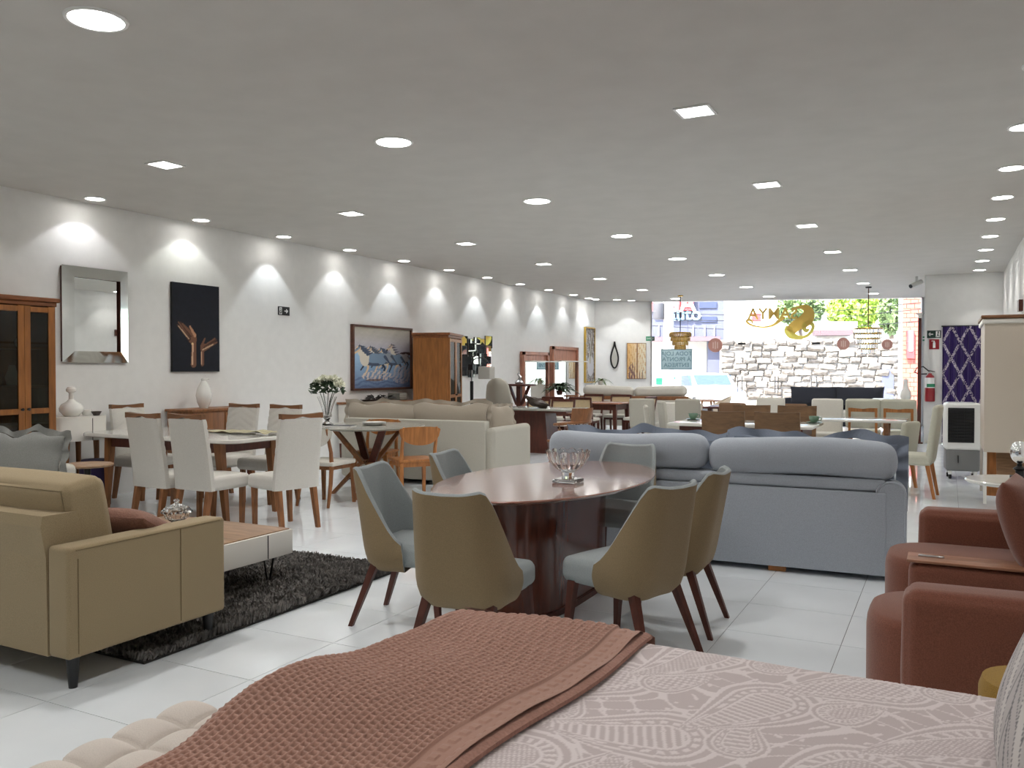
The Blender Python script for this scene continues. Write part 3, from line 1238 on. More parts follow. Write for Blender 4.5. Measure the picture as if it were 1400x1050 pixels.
# loose cushions leaning behind the bolsters
for k, (lab, x0, x1, y_, ztop, m_, sd, h_) in enumerate((
        ('dark blue grey cushion with a wavy border behind the left bolster of the blue sofa', -2.84, -1.5, 6.47, .96, F_bluedk, 1, .42),
        ('wide dark blue grey cushion behind the right bolster of the blue sofa', -1.5, -.25, 6.46, .97, F_bluedk, 5, .42))):
    t = thing('cushion', lab, 'cushion', ((x0 + x1) / 2, y_, ztop - h_ / 2 - .03))
    cushion(G(), x1 - x0 - .1, h_, .13, TM((0, 0, 0), R(-14)), flange=.06, wav=.02, seed=sd, n=26, sag=.018).build('cover', m_, t, ang=60)
t = thing('cushion', 'rounded blue cushion standing at the far left of the blue sofa', 'cushion', (-2.43, 7.0, .62))
cushion(G(), .8, .5, .2, TM((0, 0, 0), R(-10), R(8)), seed=3).build('cover', F_blue, t, ang=60)

# khaki sofa at the left
ks = thing('sofa', 'khaki sofa on black legs at the left with its arm end towards the bed', 'sofa', (-3.47, 2.4, 0), 0)
D_, AW, AH, BH = .92, .145, .655, .79
# local: x runs left (negative) from the right arm's outer face at 0, y is depth from back 0 to front D_
SW = 2.3
G().rbox((-AW / 2, D_ / 2, (.15 + AH) / 2), (AW, D_, AH - .15), .02, 3).build('arm', F_olive, ks)
G().rbox((-SW + AW / 2, D_ / 2, (.15 + AH) / 2), (AW, D_, AH - .15), .02, 3).build('arm', F_olive, ks)
g = G()
poly = [(0, .15), (.17, .15), (.17, .72), (.15, BH), (-.02, BH), (-.03, .74), (-.005, .6)]
g.prism(poly, AW + .0, SW - AW, Matrix(((0, 0, -1), (1, 0, 0), (0, 1, 0))))
g.build('back', F_olive, ks, False)
G().rbox((-SW / 2, D_ / 2 + .05, .24), (SW - 2 * AW, D_ - .12, .18), .015, 2).build('base', F_olive, ks)
cw = (SW - 2 * AW) / 2
for k in range(2):
    x = -AW - cw * (k + .5)
    G().rbox((x, .54, .4), (cw - .01, .72, .16), .045, 3, 4, (0, 0, .02)).build('seat_cushion', F_olive, ks)
    bc = G().rbox((x, .235, .71), (cw - .012, .22, .44), .05, 3, 4, (0, .025, .012), rotm(rx=R(10))).build('back_cushion', F_olive, ks)
    pts = []
    for a, b in ((-1, -1), (-1, 1), (1, 1), (1, -1), (-1, -1)):
        pts.append(Vector((x, .235, .71)) + rotm(rx=R(10)) @ Vector((a * (cw / 2 - .03), -.112, b * .2)))
    G().tube(pts, .0035, 5).build('seam', fab('khaki_seam', (128, 112, 84)), bc)
seam = G()
for yy, z0, z1 in ((.62, .17, .64), (.05, .17, .6)):
    seam.tube([(.002, yy, z0), (.002, yy, z1)], .0025, 5)
seam.tube([(.002, .04, .64), (.002, D_ - .04, .645)], .0025, 5)
seam.build('seam', MATS['khaki_seam'], ks)
for x in (-.07, -SW + .07):
    for y in (.07, D_ - .06):
        G().lathe([(.019, 0), (.03, .13), (.034, .155)], 16, (x, y, 0)).build('leg', M_blackleg, ks)
# knit pillow on it
t = thing('cushion', 'brown knitted cushion on the khaki sofa behind its arm', 'cushion', (-3.80, 2.98, .62))
cushion(G(), .46, .40, .17, TM((0, 0, 0), R(62), 0, R(12)), seed=4).build('cover', F_brownpil, t, ang=60)

# rug
rg0 = thing('rug', 'dark grey shaggy rug under the coffee table', 'rug', (0, 0, 0))
rx0, rx1, ry0, ry1 = -5.9, -3.5, 2.82, 5.02
G().box(((rx0 + rx1) / 2, (ry0 + ry1) / 2, .008), (rx1 - rx0, ry1 - ry0, .012)).build('backing', mat('rug_backing', srgb(40, 38, 36), .95), rg0, False)
rs = np.random.RandomState(3)
N = 60000
bx = rs.uniform(rx0, rx1, N); by = rs.uniform(ry0, ry1, N)
keep = bx > -5.6
bx, by = bx[keep], by[keep]; N = len(bx)
ang = rs.uniform(0, 2 * PI, N); tl = rs.uniform(.006, .03, N) + .012 * fbm(bx, by, 5, 3, .8)
hh = rs.uniform(.03, .05, N) + .012 * fbm(bx, by, 9, 3, .7)
dx, dy = np.cos(ang), np.sin(ang)
wd = .0045
P = np.zeros((N, 4, 3))
P[:, 0] = np.stack([bx - dy * wd, by + dx * wd, np.full(N, .012)], -1)
P[:, 1] = np.stack([bx + dy * wd, by - dx * wd, np.full(N, .012)], -1)
P[:, 2] = np.stack([bx + dx * tl + dy * wd, by + dy * tl - dx * wd, .012 + hh], -1)
P[:, 3] = np.stack([bx + dx * tl - dy * wd, by + dy * tl + dx * wd, .012 + hh * .96], -1)
me = bpy.data.meshes.new('pile')
me.vertices.add(N * 4); me.vertices.foreach_set('co', P.reshape(-1).astype(np.float32))
me.loops.add(N * 4); me.loops.foreach_set('vertex_index', np.arange(N * 4, dtype=np.int32))
me.polygons.add(N); me.polygons.foreach_set('loop_start', (np.arange(N) * 4).astype(np.int32))
me.update(calc_edges=True)
me.materials.append(mat('rug_pile', srgb(112, 108, 104), .9, var=.5, scale=14))
o = bpy.data.objects.new('pile', me); COL.objects.link(o); o.parent = rg0; o['kind'] = 'stuff'

# coffee table with hairpin legs
ct = thing('coffee_table', 'low white coffee table with a brown top and black hairpin legs on the rug', 'table', (-3.86, 3.62, 0))
# local: right-front corner near 0; x to the left negative, y away
CW_, CD_ = 1.15, .66
G().rbox((-CW_ / 2, CD_ / 2, .315), (CW_, CD_, .16), .004, 1).build('body', M_whitelac, ct)
G().rbox((-CW_ / 2, CD_ / 2, .398), (CW_ - .03, CD_ - .03, .008), .002, 1).build('top', W_floorl, ct)
G().box((.001, .43, .315), (.004, .006, .15)).build('drawer_gap', M_black, ct, False)
for x in (-.12, -CW_ + .12):
    for y in (.1, CD_ - .1):
        g = G()
        for dx_, dy_ in ((-.05, 0), (.05, 0), (.0, .05)):
            g.tube([(x + dx_, y + dy_, .236), (x + dx_ * .2, y + dy_ * .2, .055)], .006, 6)
        g.build('leg', M_black, ct)
cdish = thing('candy_dish', 'lidded crystal candy dish on the coffee table', 'dish', (-4.62, 3.99, .403))
G().lathe([(0, 0), (.045, 0), (.04, .01), (.03, .02), (.07, .05), (.085, .085), (.078, .085), (.06, .05), (0, .03)], 32, fn=lambda a, r, z: r * (1 + .04 * math.cos(16 * a))).build('bowl', M_glass, cdish, ang=20)
G().lathe([(.1, .088), (.095, .1), (.07, .125), (.03, .14), (.012, .15), (.02, .165), (.012, .178), (0, .18)], 32, fn=lambda a, r, z: r * (1 + .04 * math.cos(16 * a))).build('lid', M_glass, cdish, ang=20)

# terracotta seating at the right
def rust_chair(label, loc, far):
    t = thing('armchair', label, 'armchair', loc, 0)
    # local: open front is -x (towards the room's middle), back at +x; arm on +y side (far) or -y side (near)
    s = 1 if far else -1
    g = G()
    n = 40
    L, Wd, r = .95, .62, .24
    poly = []
    for k in range(11):
        a = PI / 2 + PI / 2 * k / 10
        poly.append((-.02 + r + r * math.cos(a), Wd / 2 - r + r * math.sin(a)))
    for k in range(11):
        a = PI + PI / 2 * k / 10
        poly.append((-.02 + r + r * math.cos(a), -Wd / 2 + r + r * math.sin(a)))
    poly += [(L, -Wd / 2), (L, Wd / 2)]
    P = []
    for z, ins in ((.03, .0), (.38, 0), (.42, .008), (.445, .03), (.455, .06)):
        P.append([(x * (1 - ins * .6) + ins * .5, y * (1 - ins * 1.6), z) for x, y in poly])
    A = np.array(P).transpose(1, 0, 2)
    g.grid(A, closeu=True, flip=False)
    g.f.append([i * 5 + 4 for i in range(len(poly))])
    g.build('seat', F_rust, t, ang=50)
    ay = s * (Wd / 2 + .10)
    G().rbox((.56, ay, .325), (.84, .2, .62), .05, 4, 2, .012).build('arm', F_rust, t, ang=60)
    G().rbox((.86, 0, .5), (.2, .62, .78), .06, 4, 3, .02, rotm(ry=R(8))).build('back', F_rust, t, ang=60)
    return t


ra = rust_chair('terracotta armchair nearest the bed with a boxy arm and round fronted seat', (-.28, 3.92, 0), False)
rb = rust_chair('terracotta armchair beside the blue sofa with a wooden tray on its side', (-.28, 5.12, 0), True)
G().rbox((.42, -.30, .25), (.62, .20, .44), .05, 3, 2, .005).build('side_box', F_rust, rb, ang=60)
t = thing('tray', 'flat wooden arm tray with a slim metal handle on the terracotta armchair', 'tray', (.0, 0, 0))
G().rbox((.1, 4.82, .479), (.56, .2, .014), .003, 1).build('board', wood('tray_wood', (150, 106, 82), 'x'), t)
G().rbox((-.07, 4.84, .489), (.12, .03, .006), .002, 1).build('handle', M_steel, t)
t = thing('cushion', 'plump terracotta cushion leaning on the back of the terracotta armchair', 'cushion', (.36, 5.0, .66))
cushion(G(), .5, .5, .2, TM((0, 0, 0), 0, 0, R(80)) @ TM((0, 0, 0), R(-18)), seed=2).build('cover', F_rust, t, ang=60)

# ------------------------------------------------------------------ long dining set by the left wall
dt = thing('dining_table', 'long white topped dining table with splayed walnut legs by the left wall', 'table', (-6.98, 6.2, 0), 0)
hx, hy = 1.1, .5
poly = []
for sx, sy, a0 in ((1, 1, 0), (-1, 1, 90), (-1, -1, 180), (1, -1, 270)):
    for k in range(7):
        a = R(a0 + 90 * k / 6)
        poly.append((sx * (hx - .16) + .16 * math.cos(a), sy * (hy - .16) + .16 * math.sin(a)))
g = G()
P = np.array([[(x * k, y * k2, z) for x, y in poly] for z, k, k2 in ((.757, .985, .97), (.765, 1, 1), (.79, 1, 1), (.8, .99, .985))]).transpose(1, 0, 2)
g.grid(P, closeu=True)
g.f.append([i * 4 + 3 for i in range(len(poly))]); g.f.append([i * 4 for i in range(len(poly))][::-1])
g.build('tabletop', M_marble, dt)
g = G()
for sy in (-1, 1):
    g.box((0, sy * .34, .705), (1.6, .03, .1))
for sx in (-1, 1):
    g.box((sx * .8, 0, .705), (.03, .7, .1))
g.build('apron', W_dark, dt, False)
for sx in (-1, 1):
    for sy in (-1, 1):
        G().taper((sx * .86, sy * .33, 0), (sx * .78, sy * .34, .757), (.045, .045), (.09, .07)).build('leg', W_mid, dt, False)


def tall_chair(label):
    t = thing('dining_chair', label, 'chair', group='tall upholstered chairs by the left wall')
    # back panel: flat outside, quilted chevrons inside
    n = 29
    xs = np.linspace(-1, 1, n)
    zs = np.linspace(0, 1, 40)
    X, Zz = np.meshgrid(xs, zs, indexing='ij')
    wz = .235 - .012 * Zz
    lean = -.21 - .085 * Zz ** 1.3
    zz = .37 + .645 * Zz
    chev = (np.abs(X) * .6 + Zz * 3.4) % .42 / .42
    groove = np.where(Zz > .45, -.008 * np.exp(-((chev - .5) / .12) ** 2), 0)
    rnd_ = .03 * (np.abs(X) ** 8)
    Fp = np.stack([X * wz, lean + .075 + groove - rnd_ * .6, zz], -1)
    Bp = np.stack([X * wz, lean + rnd_ * .5, zz], -1)
    g = G().grid(Fp).grid(Bp, flip=True)
    loop = lambda A: [tuple(p) for p in list(A[:, 0]) + list(A[-1, 1:]) + list(A[::-1, -1][1:]) + list(A[0, ::-1][1:])]
    a, b = loop(Fp), loop(Bp)
    m = len(a)
    g.add(a + b, [(i, (i + 1) % m, m + (i + 1) % m, m + i)[::-1] for i in range(m)])
    g.build('backrest', F_dine, t, ang=50)
    # wooden rail with a scooped hand hold
    pts = 18
    vs, fs = [], []
    for i in range(pts):
        u = -1 + 2 * i / (pts - 1)
        x = u * .218
        zb = 1.018 + .018 * max(0, math.cos(u * PI * .9)) ** 2
        zt = 1.062 - .012 * math.cos(u * PI / 2)
        for y in (-.29, -.235):
            vs += [(x, y, zb - .006), (x, y, zt)]
    for i in range(pts - 1):
        o = i * 4
        fs += [(o + 1, o + 3, o + 7, o + 5), (o, o + 4, o + 6, o + 2), (o, o + 1, o + 5, o + 4), (o + 2, o + 6, o + 7, o + 3)]
    fs += [(0, 2, 3, 1), ((pts - 1) * 4, (pts - 1) * 4 + 1, (pts - 1) * 4 + 3, (pts - 1) * 4 + 2)]
    G().add(vs, fs).build('top_rail', W_rail, t)
    G().rbox((0, .035, .43), (.47, .47, .12), .035, 3, 4, (0, 0, .012)).build('seat', F_dine, t, ang=60)
    for sx in (-1, 1):
        G().taper((sx * .19, .2, 0), (sx * .185, .215, .38), (.034, .034), (.045, .045)).build('leg', W_mid, t, False)
        G().taper((sx * .19, -.245, 0), (sx * .185, -.175, .38), (.034, .04), (.045, .055)).build('leg', W_mid, t, False)
    return t


GR = 'tall upholstered chairs by the left wall'
tc = tall_chair('tall grey chair with its back to the camera, nearer the glass door cabinet')
tc.location = (-6.52, 5.53, 0); tc.rotation_euler.z = R(-3)
dup(tc, (-6.02, 5.58, 0), R(-1), 'tall grey chair with its back to the camera, nearer the round table')
dup(tc, (-5.44, 5.93, 0), R(76), 'tall grey chair at the head of the long table next to the round table')
dup(tc, (-7.3, 7.02, 0), R(180), 'quilted tall chair across the long table under the painting of hands')
dup(tc, (-6.66, 7.02, 0), R(180), 'quilted tall chair across the long table beside the flower vase')
dup(tc, (-8.13, 6.56, 0), R(-88), 'quilted tall chair at the wall end of the long table under the framed mirror')

t = thing('table_runner', 'crumpled patterned cloth runner on the long white table', 'runner', (-6.6, 6.42, .802))
P = []
for i in range(26):
    row = []
    for j in range(12):
        u, v = i / 25, j / 11
        row.append((-.35 + .95 * u, -.14 + .28 * v + .02 * math.sin(u * 9), .006 + .014 * (1 + math.sin(u * 21 + 3 * v) * math.sin(v * 8 + u * 5)) * (.3 + u)))
    P.append(row)
P = np.array(P)
U, V = np.meshgrid(np.linspace(0, 1, 26), np.linspace(0, 1, 12), indexing='ij')
C = np.where(((np.sin(U * 70) * np.sin(V * 40)) > 0)[..., None], lin((196, 190, 160)), lin((150, 140, 110)))
colour_mesh('cloth', P, C, attr_mat('woven_cloth', .9), t)

# console against the wall, vases and bowls
cs_ = thing('console_table', 'pale rounded console with wooden legs under the framed mirror', 'console', (-8.33, 5.93, 0))
poly = []
for k in range(13):
    a = PI + (PI / 2) * k / 12
    poly.append((.2 + 0 + .2 * math.cos(PI / 2 * k / 12 - PI / 2) - .2, 0))
r_ = .26
poly = [(-.22, -.42)] + [(.22 - r_ + r_ * math.cos(a), -.42 + r_ + r_ * math.sin(a)) for a in np.linspace(-PI / 2, 0, 12)] + [(.22, .14), (-.22, .14)]
G().prism(poly, .70, .945).build('body', M_whitelac, cs_)
G().prism([(x * 1.02, y * 1.015) for x, y in poly], .945, .958).build('top', M_whitelac, cs_)
G().box((.2215, -.02, .82), (.004, .006, .235)).build('drawer_gap', M_black, cs_, False)
for x, y in ((.14, -.26), (.14, .08), (-.16, -.3), (-.16, .08)):
    G().tube([(x * 1.05, y * 1.15, 0), (x, y, .70)], [.016, .03], 12).build('leg', W_mid, cs_)
v = thing('vase', 'white bottle vase with a round knob neck on the pale console', 'vase', (-8.3, 5.80, .96))
G().lathe([(0, 0), (.07, 0), (.115, .05), (.12, .085), (.1, .125), (.05, .155), (.026, .18), (.024, .24), (.03, .25), (.05, .265), (.052, .285), (.036, .31), (.02, .312), (.0, .3)], 28).build('body', M_ceramic, v)
v = thing('bowl', 'small white ceramic pot beside the bottle vase on the pale console', 'bowl', (-8.3, 5.98, .96))
G().lathe([(0, 0), (.04, 0), (.055, .04), (.05, .06), (.04, .055), (0, .015)], 20).build('body', M_ceramic, v)
v = thing('bowl', 'dark bowl at the end of the pale console behind the quilted chair', 'bowl', (-8.17, 6.0, .96))
G().lathe([(0, 0), (.03, 0), (.055, .045), (.05, .045), (0, .012)], 20).build('body', mat('dark_glaze', srgb(60, 48, 40), .3), v)

bsd = thing('sideboard', 'dark walnut sideboard behind the long table carrying the bird shaped vase', 'sideboard', (-8.33, 7.75, 0))
G().rbox((0, 0, .62), (.44, 1.0, .66), .008, 1).build('body', W_mid, bsd)
G().rbox((0, 0, .955), (.48, 1.05, .03), .006, 1).build('top', W_mid, bsd)
for y in (-.25, .25):
    d_ = G().rbox((.222, y, .62), (.02, .47, .6), .004, 1).build('door', W_mid, bsd)
    G().lathe([(0, 0), (.012, 0), (.014, .02), (0, .022)], 10, (.232, y - math.copysign(.19, y), .65), rotm(ry=PI / 2)).build('knob', M_black, d_)
for x in (-.18, .18):
    for y in (-.46, .46):
        G().taper((x, y, 0), (x, y, .29), (.03, .03), (.045, .045)).build('leg', W_dark, bsd, False)
v = thing('vase', 'tall white bird shaped vase under the painting of hands', 'vase', (-8.3, 7.6, .97))
G().lathe([(0, 0), (.05, 0), (.085, .08), (.1, .16), (.085, .24), (.05, .31), (.03, .345), (.034, .365), (.02, .38), (0, .383)], 26, sy=.95).build('body', M_ceramic, v)
G().tube([(0, .02, .36), (0, .06, .375), (0, .09, .362)], [.018, .012, .003], 8).build('beak', M_ceramic, v)

pf_ = thing('pouf', 'dark purple velvet pouf under the pale console', 'pouf', (-7.98, 5.84, 0))
G().lathe([(0, .0), (.13, 0), (.15, .03), (.15, .46), (.13, .51), (0, .52)], 28).build('body', F_purple, pf_)

# pictures, mirror, signs on the left wall
def frame_box(y0, y1, z0, z1, d, m, bw, parent, name='frame'):
    g = G()
    x = WX + d / 2 + .002
    g.box((x, (y0 + y1) / 2, z1 - bw / 2), (d, y1 - y0, bw)); g.box((x, (y0 + y1) / 2, z0 + bw / 2), (d, y1 - y0, bw))
    g.box((x, y0 + bw / 2, (z0 + z1) / 2), (d, bw, z1 - z0 - 2 * bw)); g.box((x, y1 - bw / 2, (z0 + z1) / 2), (d, bw, z1 - z0 - 2 * bw))
    return g.build(name, m, parent, False)


M_print = attr_mat('print', .55, .3)


def wall_print(name, y0, y1, z0, z1, dx, fn, nu, nv, parent):
    U, V = np.meshgrid(np.linspace(0, 1, nu), np.linspace(0, 1, nv), indexing='ij')
    C = fn(U, V)
    P = np.stack([np.full_like(U, WX + dx), y0 + (y1 - y0) * U, z0 + (z1 - z0) * V], -1)
    return colour_mesh(name, P, C, M_print, parent, smooth=False)


mr = thing('wall_mirror', 'wall mirror in a wide slanted mirror frame near the glass door cabinet', 'mirror', (0, 0, 0))
y0, y1, z0, z1, bw = 5.88, 6.71, 1.535, 2.60, .125
G().box((WX + .02, (y0 + y1) / 2, (z0 + z1) / 2), (.035, y1 - y0 - .02, z1 - z0 - .02)).build('backing', W_dark, mr, False)
xb, xf = WX + .04, WX + .075
yi0, yi1, zi0, zi1 = y0 + bw, y1 - bw, z0 + bw, z1 - bw
G().add([(xb, yi0, zi0), (xb, yi1, zi0), (xb, yi1, zi1), (xb, yi0, zi1)], [(0, 1, 2, 3)]).build('mirror_glass', M_mirror, mr, False)
M_mirror2 = mat('mirror_bevel', (.80, .82, .80), .06, 1.)
for q in ([(y0, z0), (y1, z0), (yi1, zi0), (yi0, zi0)], [(y1, z0), (y1, z1), (yi1, zi1), (yi1, zi0)], [(y1, z1), (y0, z1), (yi0, zi1), (yi1, zi1)], [(y0, z1), (y0, z0), (yi0, zi0), (yi0, zi1)]):
    G().add([(xb - .0 if k < 2 else xf, y, z) for k, (y, z) in enumerate(q)], [(0, 1, 2, 3)]).build('frame_strip', M_mirror2, mr, False)


def hands_print(U, V):
    C = np.ones(U.shape + (3,)) * lin((14, 18, 30))
    C *= (1 + .25 * fbm(U * 2, V * 3, 2))[..., None]
    A = 1.45   # aspect: v scaled
    x, y = U, V * A

    def arm(pts, rs_, col):
        for (p, q), (r0, r1) in zip(zip(pts[:-1], pts[1:]), zip(rs_[:-1], rs_[1:])):
            m = cap(x, y, p, q, r0, r1); paint(C, m, col)
            paint(C, cap(x, y, (p[0] - r0 * .45, p[1]), (q[0] - r1 * .45, q[1]), r0 * .28, r1 * .28), (222, 184, 150), .8)
    sk, dk = (118, 80, 60), (74, 46, 34)
    arm([(.43, .12), (.44, .45)], [.06, .05], sk)
    arm([(.62, .12), (.62, .33)], [.035, .035], sk)
    paint(C, ell(x, y, (.40, .56), .09, .12, .6), sk)
    for k, (a, b) in enumerate((((.36, .58), (.12, .80)), ((.37, .6), (.16, .80)), ((.40, .62), (.2, .78)), ((.34, .54), (.1, .76)))):
        paint(C, cap(x, y, a, b, .035, .014), dk if k % 2 else sk)
    paint(C, cap(x, y, (.46, .6), (.36, .74), .03, .018), (190, 140, 108))
    paint(C, cap(x, y, (.12, .74), (.33, .54), .01), (225, 190, 155), .8)
    paint(C, ell(x, y, (.66, .4), .09, .06, .6), sk)
    for k, (a, b) in enumerate((((.68, .42), (.9, .56)), ((.68, .4), (.93, .54)), ((.7, .39), (.95, .5)))):
        paint(C, cap(x, y, a, b, .032, .014), dk if k % 2 else sk)
    paint(C, cap(x, y, (.6, .42), (.68, .56), .024, .014), sk)
    paint(C, cap(x, y, (.62, .36), (.86, .46), .01), (225, 190, 155), .8)
    paint(C, ell(x, y, (.41, .46), .02, .02), (230, 200, 150))
    return C


hp = thing('painting', 'dark canvas of two raised golden hands on the left wall', 'painting', (0, 0, 0))
G().box((WX + .018, 7.73, 1.99), (.032, .76, 1.12)).build('canvas', M_black, hp, False)
wall_print('print', 7.355, 8.105, 1.435, 2.545, .0365, hands_print, 90, 130, hp)


def horses_print(U, V):
    C = np.zeros(U.shape + (3,))
    sky_t, sky_b = lin((212, 206, 190)), lin((176, 174, 190))
    wt, wb = lin((158, 192, 220)), lin((104, 124, 158))
    k = np.clip((V - .58) / .42, 0, 1)[..., None]
    C[:] = sky_b * (1 - k) + sky_t * k
    w = np.clip(V / .58, 0, 1)[..., None]
    C[:] = np.where((V < .58)[..., None], wb * (1 - w) + wt * w, C)
    C *= (1 + .05 * fbm(U * 2, V * 6, 4))[..., None]
    paint(C, ell(U, V, (.93, .585), .12, .03), (66, 44, 44))
    paint(C, (V < .18) & (np.sin(V * 90 + 3 * fbm(U, V, 6)) > .3), (84, 100, 134), .6)
    lt, tan, dk, nose = (216, 208, 192), (226, 196, 156), (60, 64, 78), (46, 42, 46)

    def leg(p, kn, q, c, r=.02):
        paint(C, cap(U, V, p, kn, r * 1.5, r * .9), c); paint(C, cap(U, V, kn, q, r * .9, r * .6), c)

    def horse(x, y, s, body, shade, up=0., front=((-.02, -.2), (.06, -.3)), back=((.34, -.16), (.4, -.3))):
        f = lambda a, b: (x + a * s, y + b * s)
        for (a, b), c in zip(front + back, (dk, tan, tan, dk)):
            leg(f(a * .8 + .04, -.06), f(a + .03, b * .55), f(a - .03, b), c, .02 * s)
        paint(C, ell(U, V, f(.2, .0), .24 * s, .125 * s, -.06), shade)
        paint(C, ell(U, V, f(.2, .03), .22 * s, .095 * s, -.06), body)
        paint(C, ell(U, V, f(.36, .02), .1 * s, .115 * s), body)
        paint(C, ell(U, V, f(.02, .0), .085 * s, .13 * s, .2), lt)
        hx_, hy_ = f(-.1, .2 + up)
        paint(C, cap(U, V, f(.03, .05), (hx_, hy_), .085 * s, .045 * s), lt)
        for q in range(5):
            t = q / 4
            mx, my = x + .08 * s + (hx_ + .03 * s - x - .08 * s) * t, y + .1 * s + (hy_ + .045 * s - y - .1 * s) * t
            paint(C, cap(U, V, (mx, my), (mx + .1 * s, my + .035 * s * (1 - t)), .028 * s, .008 * s), shade)
        paint(C, cap(U, V, (hx_ + .01 * s, hy_ + .01 * s), (hx_ - .1 * s, hy_ - .1 * s), .046 * s, .026 * s), tan)
        paint(C, cap(U, V, (hx_ + .02 * s, hy_ + .02 * s), (hx_ - .06 * s, hy_ - .04 * s), .02 * s), body)
        paint(C, cap(U, V, (hx_ - .1 * s, hy_ - .1 * s), (hx_ - .115 * s, hy_ - .115 * s), .023 * s), nose)
        paint(C, cap(U, V, (hx_ + .02 * s, hy_ + .04 * s), (hx_ + .035 * s, hy_ + .09 * s), .014 * s, .004 * s), shade)
        paint(C, ell(U, V, (hx_ - .02 * s, hy_ + .0 * s), .009 * s, .009 * s), nose)
        paint(C, cap(U, V, f(.43, .06), f(.55, -.1), .03 * s, .01 * s), shade)
    horse(.70, .50, .62, (168, 164, 168), (112, 108, 116), .12)
    horse(.52, .47, .74, (126, 148, 170), (78, 90, 108))
    horse(.34, .49, .74, (150, 156, 164), (88, 94, 106))
    horse(.17, .47, .86, (128, 150, 172), (76, 88, 108))
    sp = fbm(U * 5, V * 5, 8, 4)
    paint(C, ell(U, V, (.40, .2), .26, .09) & (sp > .02), (226, 206, 188), .85)
    paint(C, ell(U, V, (.84, .22), .2, .16) & (sp > -.1), (190, 178, 182), .75)
    paint(C, ell(U, V, (.36, .13), .16, .018), (104, 78, 72), .8)
    return C


ho = thing('painting', 'large framed painting of grey horses galloping through water', 'painting', (0, 0, 0))
y0, y1, z0, z1 = 10.9, 12.6, 1.115, 2.195
frame_box(y0, y1, z0, z1, .06, wood('frame_brown', (88, 54, 40), 'y'), .035, ho)
G().box((WX + .012, (y0 + y1) / 2, (z0 + z1) / 2), (.02, y1 - y0 - .05, z1 - z0 - .05)).build('canvas', M_whitelac, ho, False)
wall_print('print', y0 + .035, y1 - .035, z0 + .035, z1 - .035, .0235, horses_print, 220, 140, ho)

sb2 = thing('sideboard', 'low pale sideboard along the wall under the horse painting', 'sideboard', (-8.36, 11.27, 0))
G().rbox((0, 0, .60), (.4, 1.46, .62), .008, 1).build('body', M_whitelac, sb2)
G().rbox((0, 0, .925), (.44, 1.5, .03), .006, 1).build('top', W_mid, sb2)
for y in (-.375, .375):
    d_ = G().rbox((.203, y, .60), (.018, .72, .56), .004, 1).build('door', M_whitelac, sb2)
    G().lathe([(0, 0), (.012, 0), (.014, .02), (0, .022)], 10, (.212, y - math.copysign(.3, y), .65), rotm(ry=PI / 2)).build('knob', M_black, d_)
for x in (-.16, .16):
    for y in (-.7, .7):
        G().taper((x, y, 0), (x, y, .29), (.03, .03), (.045, .045)).build('leg', W_dark, sb2, False)
dw_ = thing('ornament', 'dark leaf strewn ornament on the sideboard under the horse painting', 'ornament', (-8.34, 11.3, .941))
M_dkleaf = mat('dark_leaf', srgb(50, 46, 42), .5, var=.4, scale=10)
r9 = random.Random(9)
G().lathe([(0, 0), (.16, 0), (.2, .03), (.18, .03), (0, .012)], 24, sx=.7, sy=2.2).build('dish', M_black, dw_)
for k in range(24):
    c = Vector((r9.uniform(-.09, .09), r9.uniform(-.4, .4), r9.uniform(.03, .09)))
    g = G().add([(0, -.07, 0), (.025, 0, .01), (0, .08, 0), (-.025, 0, .01), (0, 0, -.004)], [(0, 1, 4), (1, 2, 4), (2, 3, 4), (3, 0, 4)], rotm(r9.uniform(-.8, .8), r9.uniform(-.8, .8), r9.uniform(0, 6.3)), c)
    g.build('leaf', M_dkleaf, dw_)
gb = thing('box', 'grey slatted storage box between the horse painting and the amber wood cabinet', 'box', (-8.36, 11.87, .941))
G().box((0, 0, .06), (.24, .22, .12)).build('body', fab('box_grey', (120, 118, 110)), gb, False)
for k in range(3):
    G().box((.122, 0, .025 + .035 * k), (.008, .22, .024)).build('slat', fab('box_slat', (140, 138, 130)), gb, False)

es = thing('exit_sign', 'small black sign with a running figure and an arrow on the left wall', 'sign', (0, 0, 0))
G().box((WX + .006, 9.36, 2.31), (.008, .235, .125)).build('plate', M_black, es, False)


def pict(name, rects, y0, z0, w, h, dx, parent, m=M_text_white):
    g = G()
    for x_, z_, ww, hh, rot in rects:
        g.box((WX + dx, y0 + x_ * w, z0 + z_ * h), (.003, ww * w, hh * h), rotm(rx=R(rot)))
    return g.build(name, m, parent, False)


pict('running_figure', [(.2, .5, .22, .8, 0)], 9.2425, 2.2475, .235, .125, .0115, es)
pict('figure_mark', [(.2, .72, .05, .16, 0), (.19, .52, .16, .1, 30), (.24, .32, .05, .3, -30), (.15, .3, .05, .25, 30)], 9.2425, 2.2475, .235, .125, .0135, es, M_black)
pict('arrow', [(.68, .5, .28, .12, 0), (.76, .6, .18, .12, -40), (.76, .4, .18, .12, 40)], 9.2425, 2.2475, .235, .125, .0115, es)


